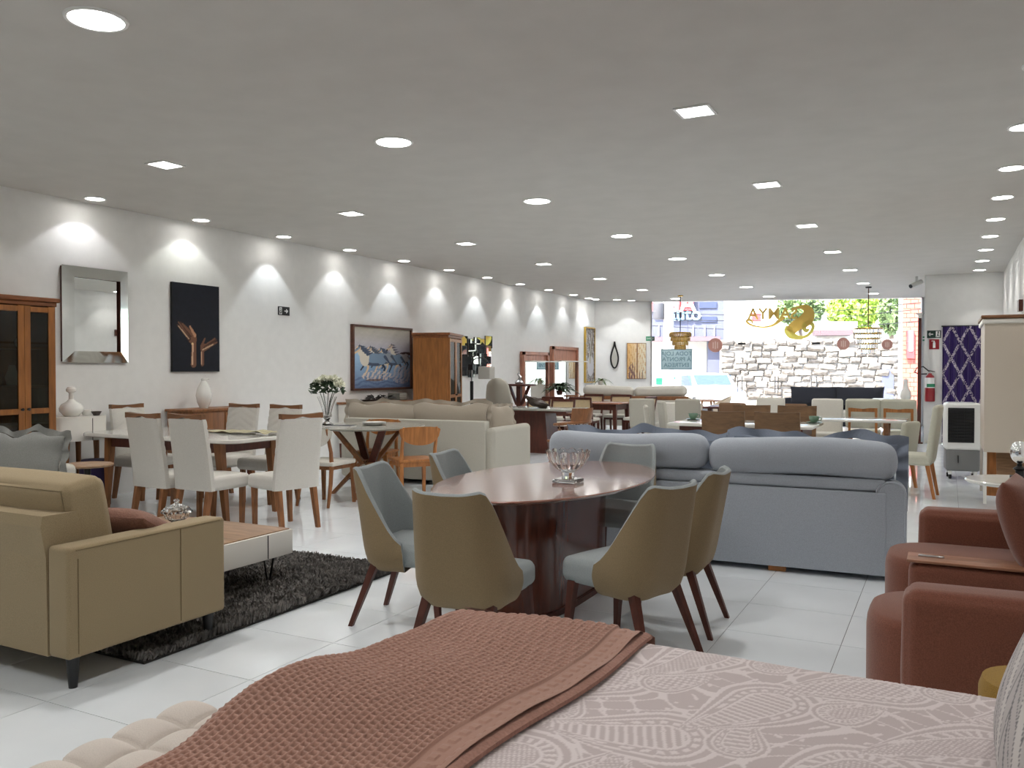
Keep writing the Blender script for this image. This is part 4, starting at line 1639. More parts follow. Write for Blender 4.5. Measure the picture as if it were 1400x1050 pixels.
# glass door cabinets
def glass_cabinet(label, loc, rz, w, d, h, z_base=.1, doors=2):
    """front faces +y locally"""
    t = thing('display_cabinet', label, 'cabinet', loc, rz)
    th = .03
    g = G()
    g.box((-w / 2 + th / 2, 0, h / 2), (th, d, h)); g.box((w / 2 - th / 2, 0, h / 2), (th, d, h))
    g.box((0, -d / 2 + .008, h / 2), (w - 2 * th, .016, h))
    g.box((0, 0, z_base), (w - 2 * th, d - .03, .03)); g.box((0, 0, h - .015), (w, d, .03))
    g.build('carcass', W_cab, t, False)
    g = G().rbox((0, .01, h + .02), (w + .07, d + .06, .045), .012, 2)
    g.rbox((0, .0, h - .02), (w + .025, d + .025, .05), .008, 1)
    g.build('crown', wood('amber_crown', (120, 70, 36), 'x'), t)
    for z in (h * .25, h * .42, h * .60, h * .78):
        G().box((0, 0, z), (w - 2 * th - .004, d - .06, .018)).build('shelf', W_cab, t, False)
    dw = (w - .05) / doors
    for k in range(doors):
        x = -w / 2 + .025 + dw * (k + .5)
        fr = G()
        y = d / 2 + .012
        b = .065
        zb, zt = z_base + .01, h - .05
        fr.box((x - dw / 2 + b / 2, y, (zb + zt) / 2), (b - .004, .022, zt - zb)); fr.box((x + dw / 2 - b / 2, y, (zb + zt) / 2), (b - .004, .022, zt - zb))
        zm = zb + (zt - zb) * .47
        for zz in (zb + b / 2, zm, zt - b / 2):
            fr.box((x, y, zz), (dw - 2 * b, .022, b * .8))
        do = fr.build('door', W_cab, t, False)
        for za, zc in ((zb + b, zm - .03), (zm + .03, zt - b)):
            G().box((x, y, (za + zc) / 2), (dw - 2 * b + .01, .004, zc - za)).build('pane', M_glasscab, do, False)
        sgn = 1 if k == 0 else -1
        G().lathe([(0, 0), (.012, 0), (.015, .02), (0, .024)], 12, (x + sgn * (dw / 2 - b / 2), y + .011, zm + .02), rotm(rx=-PI / 2)).build('knob', M_black, do)
    for x in (-w / 2 + .04, w / 2 - .04):
        for y in (-d / 2 + .04, d / 2 - .04):
            G().taper((x, y, 0), (x, y, z_base), (.04, .04), (.05, .05)).build('foot', W_cab, t, False)
    return t


glass_cabinet('amber wood cabinet with four glass panes at the left edge beside the wall mirror', (-8.34, 5.17, 0), R(-90), .68, .42, 2.14)
glass_cabinet('amber wood glass door cabinet standing beside the horse painting', (-8.02, 12.62, 0), R(-72), 1.0, .62, 2.05)
for k, (y, z, h_, m_) in enumerate(((5.2, 1.30, .2, M_ceramic), (4.95, 1.30, .16, M_ceramic), (5.3, 1.68, .14, M_ceramic))):
    v = thing('vase', 'pale vase inside the glass door cabinet at the left edge, %s shelf spot' % ['upper right', 'upper left', 'topmost'][k], 'vase', (-8.36, y, z))
    G().lathe([(0, 0), (.05, 0), (.07, h_ * .4), (.04, h_ * .75), (.03, h_), (0, h_ * .95)], 18).build('body', m_, v)

# small round side table and grey sofa corner at the left edge
st = thing('side_table', 'small round wooden side table between the grey sofa and the console', 'table', (-7.05, 5.08, 0))
G().lathe([(0, .56), (.21, .56), (.225, .57), (.225, .58), (.21, .587), (0, .587)][::1], 36).build('top', W_floorl, st)
G().lathe([(.03, .02), (.025, .3), (.03, .56)], 14).build('stem', M_black, st)
G().lathe([(0, 0), (.16, 0), (.16, .014), (.03, .024), (0, .024)], 28).build('base', M_black, st)
gs_ = sofa('sofa', 'grey sofa at the left edge behind the khaki sofa', (-6.97, 3.75, 0), R(-90), 1.72, .9, .14, .66, .78, .44, .1, F_white, 2, cush_top=.86)
t = thing('cushion', 'grey crinkled cushion with pointed corners at the left edge', 'cushion', (-6.78, 4.27, .70))
cushion(G(), .72, .46, .18, TM((0, 0, 0), R(-12), R(2), R(24)), flange=.045, wav=.02, seed=6, n=24, sag=.02).build('cover', F_greycush, t, ang=60)
t = thing('cushion', 'darker grey cushion behind the crinkled one at the left edge', 'cushion', (-7.15, 4.05, .78))
cushion(G(), .5, .36, .15, TM((0, 0, 0), R(-12), R(24), R(6)), seed=2).build('cover', fab('mid_grey', (110, 112, 112)), t, ang=60)

# ------------------------------------------------------------------ round table with wooden chairs
RTX, RTY = -6.0, 7.95
rt = thing('round_table', 'round table with a pale stone top on crossed wooden beams', 'table', (RTX, RTY, 0))
G().lathe([(0, .775), (.61, .775), (.65, .785), (.66, .797), (.65, .805), (0, .805)], 56).build('tabletop', M_stone_top, rt)
for k, (a, flip) in enumerate(((20, 1), (110, 1), (200, 1), (290, 1))):
    c_, s_ = math.cos(R(a)), math.sin(R(a))
    c2, s2 = math.cos(R(a + 38)), math.sin(R(a + 38))
    G().taper((.44 * c_, .44 * s_, 0), (.0 + .07 * c2, .07 * s2, .40), (.05, .08), (.06, .085), R(a)).build('leg', W_mid, rt, False)
    G().taper((.07 * c2, .07 * s2, .36), (.42 * c2, .42 * s2, .775), (.06, .085), (.05, .08), R(a)).build('arm', W_dark if k % 2 else W_mid, rt, False)


def wood_chair(label, seat_m, back_m, seat_upholstered):
    t = thing('dining_chair', label, 'chair', group='wooden chairs at the round table')
    for sx in (-1, 1):
        pts = [(sx * .20, -.27, 0), (sx * .195, -.215, .25), (sx * .19, -.19, .45), (sx * .19, -.20, .58), (sx * .19, -.245, .72), (sx * .185, -.27, .83)]
        G().tube(pts, [.016, .022, .024, .02, .018, .013], 10).build('back_post', W_oak if not seat_upholstered else W_mid, t)
        G().taper((sx * .2, .21, 0), (sx * .19, .19, .43), (.03, .03), (.042, .042)).build('leg', W_oak if not seat_upholstered else W_mid, t, False)
    n, mm = 22, 9
    P1 = []
    for i in range(n + 1):
        u = -1 + 2 * i / n
        hgt = .115 * (max(0, 1 - abs(u) ** 2.4)) ** .5
        row1 = []
        for j in range(mm):
            v_ = -1 + 2 * j / (mm - 1)
            zc = .80 + hgt * v_ * (.3 if v_ > 0 else 1.45)
            row1.append((u * .235, -.245 - .035 * (1 - u * u) - .05 * (zc - .75), zc))
        P1.append(row1)
    P1 = np.array(P1)
    g = G().grid(P1 + np.array([0, .012, 0]), flip=False).grid(P1 - np.array([0, .012, 0]), flip=True)
    g.build('backrest', back_m, t, ang=60)
    G().rbox((0, .0, .455), (.45, .44, .05 if seat_upholstered else .032), .018 if seat_upholstered else .012, 2, 3).build('seat', seat_m, t)
    g = G()
    g.box((0, .18, .415), (.36, .02, .05)); g.box((0, -.18, .415), (.36, .02, .05)); g.box((.185, 0, .415), (.02, .36, .05)); g.box((-.185, 0, .415), (.02, .36, .05))
    g.build('apron', W_mid if seat_upholstered else W_oak, t, False)
    return t


wc = wood_chair('honey wood chair with a bare wooden seat right of the round table', W_oak, W_oak, False)
wc.location = (-5.30, 7.82, 0); wc.rotation_euler.z = R(52)
w2 = wood_chair('wooden chair with white padded seat and back, before the round table and turned to it', F_white, F_white, True)
w2.location = (-5.98, 7.18, 0); w2.rotation_euler.z = R(4)
dup(wc, (-6.22, 8.38, 0), R(196), 'wooden chair with oval back behind the round table in front of the greige sofa')

vz = thing('vase', 'tall footed crystal vase holding white roses on the round table', 'vase', (-6.5, 7.80, .806))
g = G().lathe([(0, 0), (.075, 0), (.07, .012), (.03, .035), (.022, .05), (.04, .075), (.055, .1), (.05, .14), (.07, .22), (.115, .33), (.11, .33), (.065, .22), (.044, .14), (.045, .11), (0, .09)], 30, fn=lambda a, r, z: r * (1 + .03 * math.cos(12 * a)))
g.build('glass', M_glass, vz, ang=30)
bq = thing('bouquet', 'bouquet of white roses with dark green leaves in the crystal vase', 'flowers', (-6.5, 7.80, .806))
M_rose = mat('rose', srgb(226, 226, 206), .6, var=.06, scale=30)
M_leaf = mat('leaf', srgb(46, 66, 40), .5, var=.35, scale=12)
rr = random.Random(11)


def rose(rad, seed):
    r2 = random.Random(seed)
    g = G()
    for ring, (nn, rr_, zz, tilt) in enumerate(((3, .25, .3, .15), (5, .5, .15, .45), (6, .75, 0, .8))):
        for k in range(nn):
            a = 2 * PI * k / nn + ring * .5
            P = []
            for i in range(5):
                u = (i - 2) / 2
                row = []
                for j in range(4):
                    v_ = j / 3
                    rho = rr_ * rad * (.5 + .5 * v_) + tilt * rad * .35 * v_ * v_ - .12 * rad * u * u
                    th_ = a + u * .75 * (.55 if ring else .9)
                    row.append((rho * math.cos(th_), rho * math.sin(th_), rad * (-.55 + zz * .5 + v_ * (1.1 - tilt * .5) - .2 * u * u * v_)))
                P.append(row)
            g.grid(np.array(P))
    return g


rose_me = None
for k in range(16):
    a = rr.uniform(0, 2 * PI); ph = rr.uniform(.0, 1.05) if k > 4 else rr.uniform(0, .5)
    p = Vector((.22 * math.sin(ph) * math.cos(a) * 1.15, .22 * math.sin(ph) * math.sin(a) * 1.15, .40 + .15 * math.cos(ph) + rr.uniform(-.02, .02)))
    if rose_me is None:
        o = rose(.055, 1).build('rose', M_rose, bq, ang=80); rose_me = o.data
    else:
        o = bpy.data.objects.new('rose', rose_me); COL.objects.link(o); o.parent = bq
    o.location = p
    d = Vector((p.x, p.y, .22))
    o.rotation_euler = d.to_track_quat('Z', 'Y').to_euler()
    s_ = rr.uniform(.85, 1.15); o.scale = (s_, s_, s_)
leaf_me = None
for k in range(120):
    a = rr.uniform(0, 2 * PI); ph = rr.uniform(.25, 1.75); rad = rr.uniform(.1, .22)
    p = Vector((rad * math.sin(ph) * math.cos(a), rad * math.sin(ph) * math.sin(a), .40 + rad * .7 * math.cos(ph)))
    if leaf_me is None:
        o = G().add([(0, -.035, 0), (.02, 0, .004), (0, .04, -.004), (-.02, 0, .004), (0, 0, -.004)], [(0, 1, 4), (1, 2, 4), (2, 3, 4), (3, 0, 4)]).build('leaf', M_leaf, bq); leaf_me = o.data
    else:
        o = bpy.data.objects.new('leaf', leaf_me); COL.objects.link(o); o.parent = bq
    o.location = p
    o.rotation_euler = (rr.uniform(-1, 1), rr.uniform(-1, 1), rr.uniform(0, 6.28))
    s_ = rr.uniform(.8, 1.4); o.scale = (s_, s_, s_)
for k in range(9):
    a = 2 * PI * k / 9
    G().tube([(.015 * math.cos(a), .015 * math.sin(a), .115), (.03 * math.cos(a), .03 * math.sin(a), .22), (.09 * math.cos(a), .09 * math.sin(a), .40)], .004, 5).build('stem', M_leaf, bq)
for k, (px, py, lab) in enumerate(((510, 576, 'stack of white plates in the middle of the round table'),)):
    p = Vector((-5.98, 8.02, 0))
    pz = thing('plates', lab, 'plate', (p.x, p.y, .806))
    for i in range(3):
        G().lathe([(0, .0), (.09, .0), (.14, .014), (.142, .018), (.09, .006), (0, .006)], 32, (0, 0, i * .009)).build('plate', M_ceramic, pz)
p = Pz(475, 575, .773)
bk = thing('magazine', 'thin dark covered magazine under the vase on the round table', 'magazine', (-6.33, 7.82, .773), R(20))
# (kept clear of the vase)
bk.location = (-6.18, 7.66, .806)
G().box((0, 0, .004), (.3, .22, .008)).build('pages', M_text_white, bk, False)
G().box((0, 0, .009), (.3, .22, .002)).build('cover', mat('cover_dark', srgb(34, 36, 46), .4), bk, False)

# ------------------------------------------------------------------ greige sofa seen from behind
gz = thing('sofa', 'greige sofa seen from behind with two wide cushions above its back', 'sofa', (-6.05, 8.92, 0), R(3.5))
W_, D_ = 2.25, 1.2
G().rbox((0, .06, .44), (W_ - .2, .14, .76), .015, 2).build('back', F_greige, gz)
G().rbox((0, .62, .22), (W_ - .2, 1.05, .32), .02, 2).build('base', F_greige, gz)
for s in (-1, 1):
    G().rbox((s * (W_ / 2 - .06), .62, .385), (.14, 1.18, .70), .055, 4, 2, .004).build('arm', F_greige, gz, ang=60)
    G().rbox((s * .48, .62, .43), (.94, .85, .16), .05, 3, 4, (0, 0, .02)).build('seat_cushion', F_greige, gz)
for sx in (-1, 1):
    for y in (.08, 1.1):
        G().box((sx * (W_ / 2 - .15), y, .03), (.08, .05, .06)).build('leg', M_blackleg, gz, False)
for k, (xc, w, zt, lab, sd) in enumerate(((-.62, 1.15, 1.03, 'wide taupe cushion with a wavy light border on the left of the greige sofa', 1), (.37, 1.12, 1.04, 'wide taupe cushion with a pointed corner on the right of the greige sofa', 4))):
    q = Vector((-6.05, 8.92, 0)) + rotm(rz=R(3.5)) @ Vector((xc, .28, zt - .25))
    t = thing('cushion', lab, 'cushion', q, R(3.5))
    cushion(G(), w, .46, .2, TM((0, 0, 0), R(-8)), flange=.04, wav=.016, seed=sd, n=26, sag=.014).build('cover', F_cushion, t, ang=60)
q = Vector((-6.05, 8.92, 0)) + rotm(rz=R(3.5)) @ Vector((.95, .62, .78))
t = thing('cushion', 'taupe cushion drooping over the right arm of the greige sofa', 'cushion', q, R(75))
cushion(G(), .5, .42, .14, TM((0, 0, 0), R(-14)), flange=.03, wav=.02, seed=7).build('cover', F_cushion, t, ang=60)

# ================================================================== FARTHER DOWN THE LEFT WALL
def mk_leaf_plant(name, label, loc, n, length, droop, m, pot_m, pot_h, pot_r, seed, width=.02):
    t = thing(name, label, 'plant', loc)
    G().lathe([(0, 0), (pot_r * .7, 0), (pot_r, pot_h), (pot_r * .9, pot_h), (pot_r * .85, pot_h * .85), (0, pot_h * .85)], 20).build('pot', pot_m, t)
    r2 = random.Random(seed)
    me = None
    for k in range(n):
        a = r2.uniform(0, 2 * PI); el = r2.uniform(.5, 1.35); L = length * r2.uniform(.6, 1)
        g = G(); P = []
        for i in range(9):
            u = i / 8
            rho = L * u * math.cos(el) + .1 * L * u * u
            z = pot_h * .85 + L * u * math.sin(el) - droop * u * u * L
            w = width * math.sin(PI * min(1, u * .9 + .1)) + .001
            c = Vector((rho * math.cos(a), rho * math.sin(a), z)); s_ = Vector((-math.sin(a), math.cos(a), 0)) * w
            P.append([c - s_, c + Vector((0, 0, -.15 * w)), c + s_])
        g.grid(np.array([[tuple(q) for q in row] for row in P]))
        g.build('frond', m, t, True, ang=80)
    return t


M_fern = mat('fern', srgb(52, 74, 44), .55, var=.4, scale=10)

# collage mirror of small overlapping squares
cm_ = thing('wall_mirror', 'collage mirror of small overlapping rectangular mirrors on the left wall', 'mirror', (0, 0, 0))
rr = random.Random(5)
y0, y1, z0, z1 = 14.35, 15.55, 1.37, 2.10
k = 0
for i in range(5):
    for j in range(4):
        yc = y0 + (y1 - y0) * (i + .5) / 5 + rr.uniform(-.03, .03); zc = z0 + (z1 - z0) * (j + .5) / 4 + rr.uniform(-.03, .03)
        w, h = rr.uniform(.2, .32), rr.uniform(.17, .27)
        d = .02 + .02 * ((i + 2 * j) % 3)
        fr = G().box((WX + d - .004, yc, zc), (.016, w + .012, h + .012)).build('small_frame', M_black, cm_, False)
        G().box((WX + d + .013, yc, zc), (.004, w, h), rotm(rz=R(rr.uniform(-1.5, 1.5)), ry=R(rr.uniform(-1.5, 1.5)))).build('mirror_glass', M_mirror, fr, False)

# dressing tables with mirrors leaning on the wall
def dressing(label, y0, y1, zt, zb, deep):
    t = thing('dressing_mirror', label, 'mirror', (0, 0, 0))
    yc, w = (y0 + y1) / 2, y1 - y0
    x = WX + .05
    G().box((x, yc, (zt + .0) / 2 + .05), (.06, w, zt - .1)).build('panel', W_pink, t, False)
    g = G()
    f = .07
    g.box((x + .05, y0 + f / 2, (zt + zb) / 2), (.05, f, zt - zb)); g.box((x + .05, y1 - f / 2, (zt + zb) / 2), (.05, f, zt - zb))
    g.box((x + .05, yc, zt - f / 2), (.05, w, f))
    g.build('frame', W_pink, t, False)
    G().box((x + .034, yc, (zt - deep + zb) / 2), (.008, w - 2 * f, zt - deep - zb)).build('mirror_glass', M_mirror, t, False)
    G().box((x + .15, yc + .08, zt - deep), (.24, w + .1, .025)).build('shelf', M_whitelac, t, False)
    G().box((x + .2, yc, zb - .03), (.34, w, .05)).build('top', W_pink, t, False)
    G().box((x + .18, yc, (zb - .06) / 2), (.3, w - .04, zb - .08)).build('drawer_body', W_pink, t, False)
    return t


dressing('rosy wood dressing mirror with a thin shelf, the narrower one on the left wall', 16.95, 18.3, 1.87, .62, .22)
dressing('rosy wood dressing mirror with a broad top panel, nearer the shop front', 18.55, 20.1, 2.03, .62, .36)


def abstract_print(seed, cols):
    def fn(U, V):
        n = fbm(U * 1.5, V * 2.4, seed, 4)
        C = np.zeros(U.shape + (3,)); C[:] = lin(cols[0])
        k = np.clip((U - .05) * 4, 0, 1)[..., None]
        C[:] = C * (1 - k) + lin(cols[1]) * k
        paint(C, n > .12, cols[2]); paint(C, (n > .35), cols[3])
        paint(C, np.abs(n - .12) < .025, cols[4])
        return C
    return fn


def on_wall_picture(name, label, y0, y1, z0, z1, fn, fm, fw=.025, nu=50, nv=80):
    t = thing('painting', label, 'painting', (0, 0, 0))
    frame_box(y0, y1, z0, z1, .045, fm, fw, t)
    G().box((WX + .012, (y0 + y1) / 2, (z0 + z1) / 2), (.02, y1 - y0 - .02, z1 - z0 - .02)).build('canvas', M_whitelac, t, False)
    wall_print('print', y0 + fw, y1 - fw, z0 + fw, z1 - fw, .0235, fn, nu, nv, t)
    return t


def giraffe(U, V):
    C = abstract_print(3, ((200, 170, 120), (110, 100, 96), (186, 184, 182), (150, 150, 150), (96, 84, 60)))(U, V)
    paint(C, ell(U, V, (.6, .3), .36, .2), (190, 188, 192)); paint(C, cap(U, V, (.55, .45), (.75, .85), .12, .05), (170, 164, 150))
    paint(C, cap(U, V, (.6, .5), (.75, .8), .03), (80, 74, 62))
    return C


on_wall_picture('painting', 'tall narrow abstract painting with a gold edge on the left wall near the shop front', 20.75, 21.45, 1.11, 2.6, giraffe, M_gold, .03)

# things on the angled wall: a drop mirror, a two-part painting, an exit sign, a camera
def on_front_wall(px, py):
    d = _ray(px, py)
    n_ = Vector((fd.y, -fd.x, 0))
    k = n_.dot(fl_a) / (n_.x * d[0] + n_.y * d[1])
    p = Vector((k * d[0], k * d[1], EYE + k * d[2]))
    return p + n_ * .004


FN = Vector((fd.y, -fd.x, 0))
c_ = on_front_wall(840, 486)
dm = thing('wall_mirror', 'dark rimmed drop shaped mirror between two paintings near the shop front', 'mirror', c_, FANG)
zt_ = on_front_wall(840, 467).z - c_.z; zb_ = on_front_wall(840, 503).z - c_.z
wd_ = (on_front_wall(845.5, 490) - on_front_wall(834.5, 490)).length / 2
out = []
for k in range(40):
    a = 2 * PI * k / 40
    v_ = math.cos(a)
    w = wd_ * math.sin(a) * (.5 - .5 * math.cos(PI * min(1, (1 - v_) / 1.5))) ** .7 if v_ > -.5 else wd_ * math.sin(a) * 1.0
    zz = zb_ + (zt_ - zb_) * (v_ + 1) / 2
    out.append((w, zz))
G().prism(out, .006, .02, rotm(rx=PI / 2)).build('mirror_glass', M_mirror, dm, False)
pts = [(x, -.02, z) for x, z in out] + [(out[0][0], -.02, out[0][1])]
G().tube(pts, .022, 6).build('rim', M_black, dm)
a_, b_ = on_front_wall(857, 469), on_front_wall(883, 518)
tp = thing('painting', 'framed painting of golden autumn trees in two panels next to the shop front', 'painting', ((a_.x + b_.x) / 2, (a_.y + b_.y) / 2, (a_.z + b_.z) / 2), FANG)
w_, h_ = (Vector((b_.x, b_.y)) - Vector((a_.x, a_.y))).length, a_.z - b_.z


def autumn(U, V):
    n = fbm(U * 2, V * 2, 12, 4)
    C = np.zeros(U.shape + (3,))
    k = np.clip(U * 1.2, 0, 1)[..., None]
    C[:] = lin((222, 176, 110)) * (1 - k) + lin((226, 216, 190)) * k
    paint(C, n > .25, (200, 150, 90), .7)
    for x_ in (.12, .25, .38, .62, .78):
        paint(C, cap(U, V, (x_, 0), (x_ + .02, .45 if x_ < .5 else .25), .035, .01), (90, 62, 66), .8)
    paint(C, ell(U, V, (.22, .15), .2, .25) & (n > -.1), (110, 78, 90), .8)
    return C


for k in (0, 1):
    xa = -w_ / 2 + k * w_ * .53; xb = xa + w_ * (.52 if k == 0 else .47)
    G().box(((xa + xb) / 2, -.018, 0), (xb - xa, .03, h_)).build('panel', W_mid, tp, False)
    U, V = np.meshgrid(np.linspace(0, 1, 30), np.linspace(0, 1, 50), indexing='ij')
    C = autumn(U * .5 + .5 * k, V)
    P = np.stack([xa + .012 + (xb - xa - .024) * U, np.full_like(U, -.0345), -h_ / 2 + .012 + (h_ - .024) * V], -1)
    colour_mesh('print', P, C, M_print, tp, smooth=False)
a_ = on_front_wall(889, 463)
ex = thing('exit_sign', 'small green exit sign on the angled wall left of the glass front', 'sign', a_, FANG)
M_green = mat('sign_dark_green', srgb(50, 140, 100), .5)
G().box((0, -.005, 0), (.24, .008, .12)).build('plate', M_green, ex, False)
text_mesh('SAÍDA', .07, .001, 'letters', M_text_white, ex, facing(Vector((0, -.0105, 0)), 0))


def dome_cam(label, loc):
    t = thing('security_camera', label, 'camera', loc)
    G().lathe([(.0, .0), (.075, .0), (.075, -.03), (.06, -.05)][::-1] + [], 20).build('mount', M_white, t)
    G().lathe([(0, -.115), (.03, -.108), (.05, -.085), (.058, -.05), (0, -.05)], 20).build('dome', M_black, t)
    return t


p = Pz(825, 414, CEIL); dome_cam('white dome camera with a black lens over the narrow tall painting', (p.x + .1, p.y - .25, CEIL))
p = Pz(892, 414, CEIL); dome_cam('small dome camera above the green exit sign left of the glass front', (p.x - .1, p.y - .35, CEIL - .0))

# floor lamp with an arched arm
p = Py(645, 520, 13.0)
fl_ = thing('floor_lamp', 'dark floor lamp with an arched arm before the collage mirror', 'lamp', (p.x, 13.0, 0))
zt = Py(645, 502, 13.0).z
G().tube([(0, 0, .02), (0, 0, zt)], .016, 10).build('pole', M_steel, fl_)
G().tube([(0, 0, .3), (0, 0, zt - .25)], .03, 12).build('sleeve', M_black, fl_)
G().lathe([(0, 0), (.14, 0), (.14, .02), (0, .025)], 24).build('base', M_black, fl_)
G().box((0, 0, zt), (.09, .09, .1)).build('joint', M_black, fl_, False)
G().tube([(.17 - .17 * math.cos(a), 0, zt + .05 + .12 * math.sin(a)) for a in np.linspace(0, PI, 14)], .01, 8).build('arm', M_black, fl_)
G().rbox((.30, 0, zt - .1), (.24, .2, .22), .02, 2).build('lamp_shade', fab('lamp_shade_grey', (176, 172, 164)), fl_)

# high backed lounge chair
p = Py(688, 545, 14.5)
lc = thing('lounge_chair', 'grey high backed lounge chair on wooden legs in front of the left wall', 'chair', (p.x, 14.5, 0), R(8))
P = []
for i in range(15):
    u = -1 + 2 * i / 14
    row = []
    for j in range(14):
        v_ = j / 13
        w = .27 * (1 - .38 * v_ ** 3) * (1 if v_ < .85 else math.sqrt(max(.12, 1 - ((v_ - .85) / .15) ** 2)))
        row.append((u * w, -.25 - .2 * v_ + .1 * u * u, .42 + .88 * v_))
    P.append(row)
P = np.array(P)
g = G().grid(P + np.array([0, .05, 0])).grid(P - np.array([0, .03, 0]), flip=True)
loop = lambda A: [tuple(q) for q in list(A[:, 0]) + list(A[-1, 1:]) + list(A[::-1, -1][1:]) + list(A[0, ::-1][1:])]
a_, b_ = loop(P + np.array([0, .05, 0])), loop(P - np.array([0, .03, 0])); m = len(a_)
g.add(a_ + b_, [(i, m + i, m + (i + 1) % m, (i + 1) % m) for i in range(m)])
g.build('backrest', F_greige, lc, ang=60)
G().rbox((0, .05, .40), (.58, .6, .14), .05, 3, 3, (0, 0, .02)).build('seat', F_greige, lc, ang=60)
for sx in (-1, 1):
    for sy in (-1, 1):
        G().taper((sx * .27, .03 + sy * .27, 0), (sx * .2, .03 + sy * .2, .34), (.025, .025), (.04, .04)).build('leg', W_mid, lc, False)

# high table with V shaped supports
p = Py(710, 525, 15.0)
bt = thing('bar_table', 'high dark wooden table with V shaped supports carrying a small silver figure', 'table', (p.x, 15.0, 0))
zt = p.z
G().rbox((0, 0, zt - .02), (.5, .5, .04), .008, 1).build('tabletop', W_dark, bt)
for sx in (-1, 1):
    G().taper((sx * .05, 0, zt - .42), (sx * .22, 0, zt - .04), (.05, .06), (.05, .06)).build('brace', W_dark, bt, False)
G().taper((0, 0, .03), (0, 0, zt - .02), (.1, .1), (.09, .09)).build('post', W_dark, bt, False)
G().rbox((0, 0, .02), (.45, .45, .04), .008, 1).build('base', W_dark, bt)
fg = thing('figurine', 'small silver figure on the high dark table', 'sculpture', (p.x, 15.0, zt))
G().lathe([(0, 0), (.08, 0), (.09, .03), (.06, .07), (.03, .09), (0, .09)], 14).build('base', M_steel, fg)
G().tube([(0, 0, .08), (.02, 0, .14), (-.02, 0, .2), (.01, 0, .27)], [.03, .035, .025, .006], 10).build('body', M_steel, fg)

# dark dining table with a carved root, captain's chair
p0, p1, p2 = Pz(691, 558, .78), Pz(758, 561, .78), Pz(794, 553, .78)
tw = (p1 - p0).length; td = min(.95, (p2 - p1).length)
dk = thing('dining_table', 'dark dining table with a stone coloured top on a solid pedestal beyond the greige sofa', 'table', ((p0.x + p1.x) / 2 - .15, p0.y + td / 2 - .1, 0))
tw += .5
G().rbox((0, 0, .765), (tw, td, .03), .008, 1).build('tabletop', M_stone_top, dk)
G().box((0, 0, .735), (tw - .06, td - .06, .03)).build('underframe', W_dark, dk, False)
G().taper((0, 0, 0), (0, 0, .72), (.75, .5), (.6, .45)).build('pedestal', W_dark, dk, False)
tloc = dk.location
rtx = thing('sculpture', 'dark carved root lying on the dark dining table', 'sculpture', (tloc.x + .12, tloc.y - .2, .78))
P = []
for i in range(22):
    u = i / 21
    row = []
    for j in range(13):
        a = 2 * PI * j / 12
        rad = (.03 + .09 * math.sin(PI * u) ** .7) * (1 + .3 * math.sin(3 * a + 7 * u))
        row.append((-.22 + .46 * u, .6 * rad * math.cos(a), .085 + rad * .62 * math.sin(a) - .03 * u + .14 * (1 - u) ** 3))
    P.append(row)
G().grid(np.array(P), flip=True).build('body', wood('root_wood', (58, 48, 40), 'x'), rtx)
t = thing('place_card', 'small white price card on the dark dining table', 'card', (tloc.x + .42, tloc.y - .35, .78))
G().prism([(-.02, 0), (.02, 0), (0, .05)], -.035, .035, rotm(rx=PI / 2)).build('card', M_text_white, t, False)


def captain_chair(label, loc, rz):
    t = thing('armchair', label, 'chair', loc, rz)
    G().rbox((0, .0, .45), (.5, .48, .035), .012, 2).build('seat', W_mid, t)
    P = [(.29 * math.sin(a) * (1.0), -.02 - .25 * math.cos(a), .70 + .03 * math.cos(a)) for a in np.linspace(-2.0, 2.0, 22)]
    G().tube(P, .022, 8).build('arm_rail', W_mid, t)
    Pg = []
    for i in range(15):
        a = -.9 + 1.8 * i / 14
        Pg.append([(.28 * math.sin(a), -.02 - (.25 + .05 * v_) * math.cos(a), .72 + .2 * v_) for v_ in np.linspace(0, 1, 5)])
    Pg = np.array(Pg)
    g = G().grid(Pg + np.array([0, .012, 0]), flip=True).grid(Pg - np.array([0, .012, 0]))
    g.build('backrest', W_mid, t)
    for k in range(7):
        a = -1.6 + 3.2 * k / 6
        G().tube([(.2 * math.sin(a), -.01 - .19 * math.cos(a), .46), (.285 * math.sin(a), -.02 - .245 * math.cos(a), .70)], .009, 6).build('spindle', W_mid, t)
    for sx in (-1, 1):
        for sy in (-1, 1):
            G().tube([(sx * .24, sy * .22, 0), (sx * .18, sy * .17, .44)], [.014, .022], 8).build('leg', W_mid, t)
    for sy in (-1, 1):
        G().tube([(-.21, sy * .197, .2), (.21, sy * .197, .2)], .01, 6).build('stretcher', W_mid, t)
    return t


p = Py(783, 590, 10.9)
captain_chair('wooden captain chair with spindles at the right end of the dark dining table', (p.x - .05, 10.95, 0), R(75))
captain_chair('wooden captain chair at the left end of the dark dining table beyond the greige sofa', (tloc.x - tw / 2 - .05, tloc.y - .1, 0), R(-90))


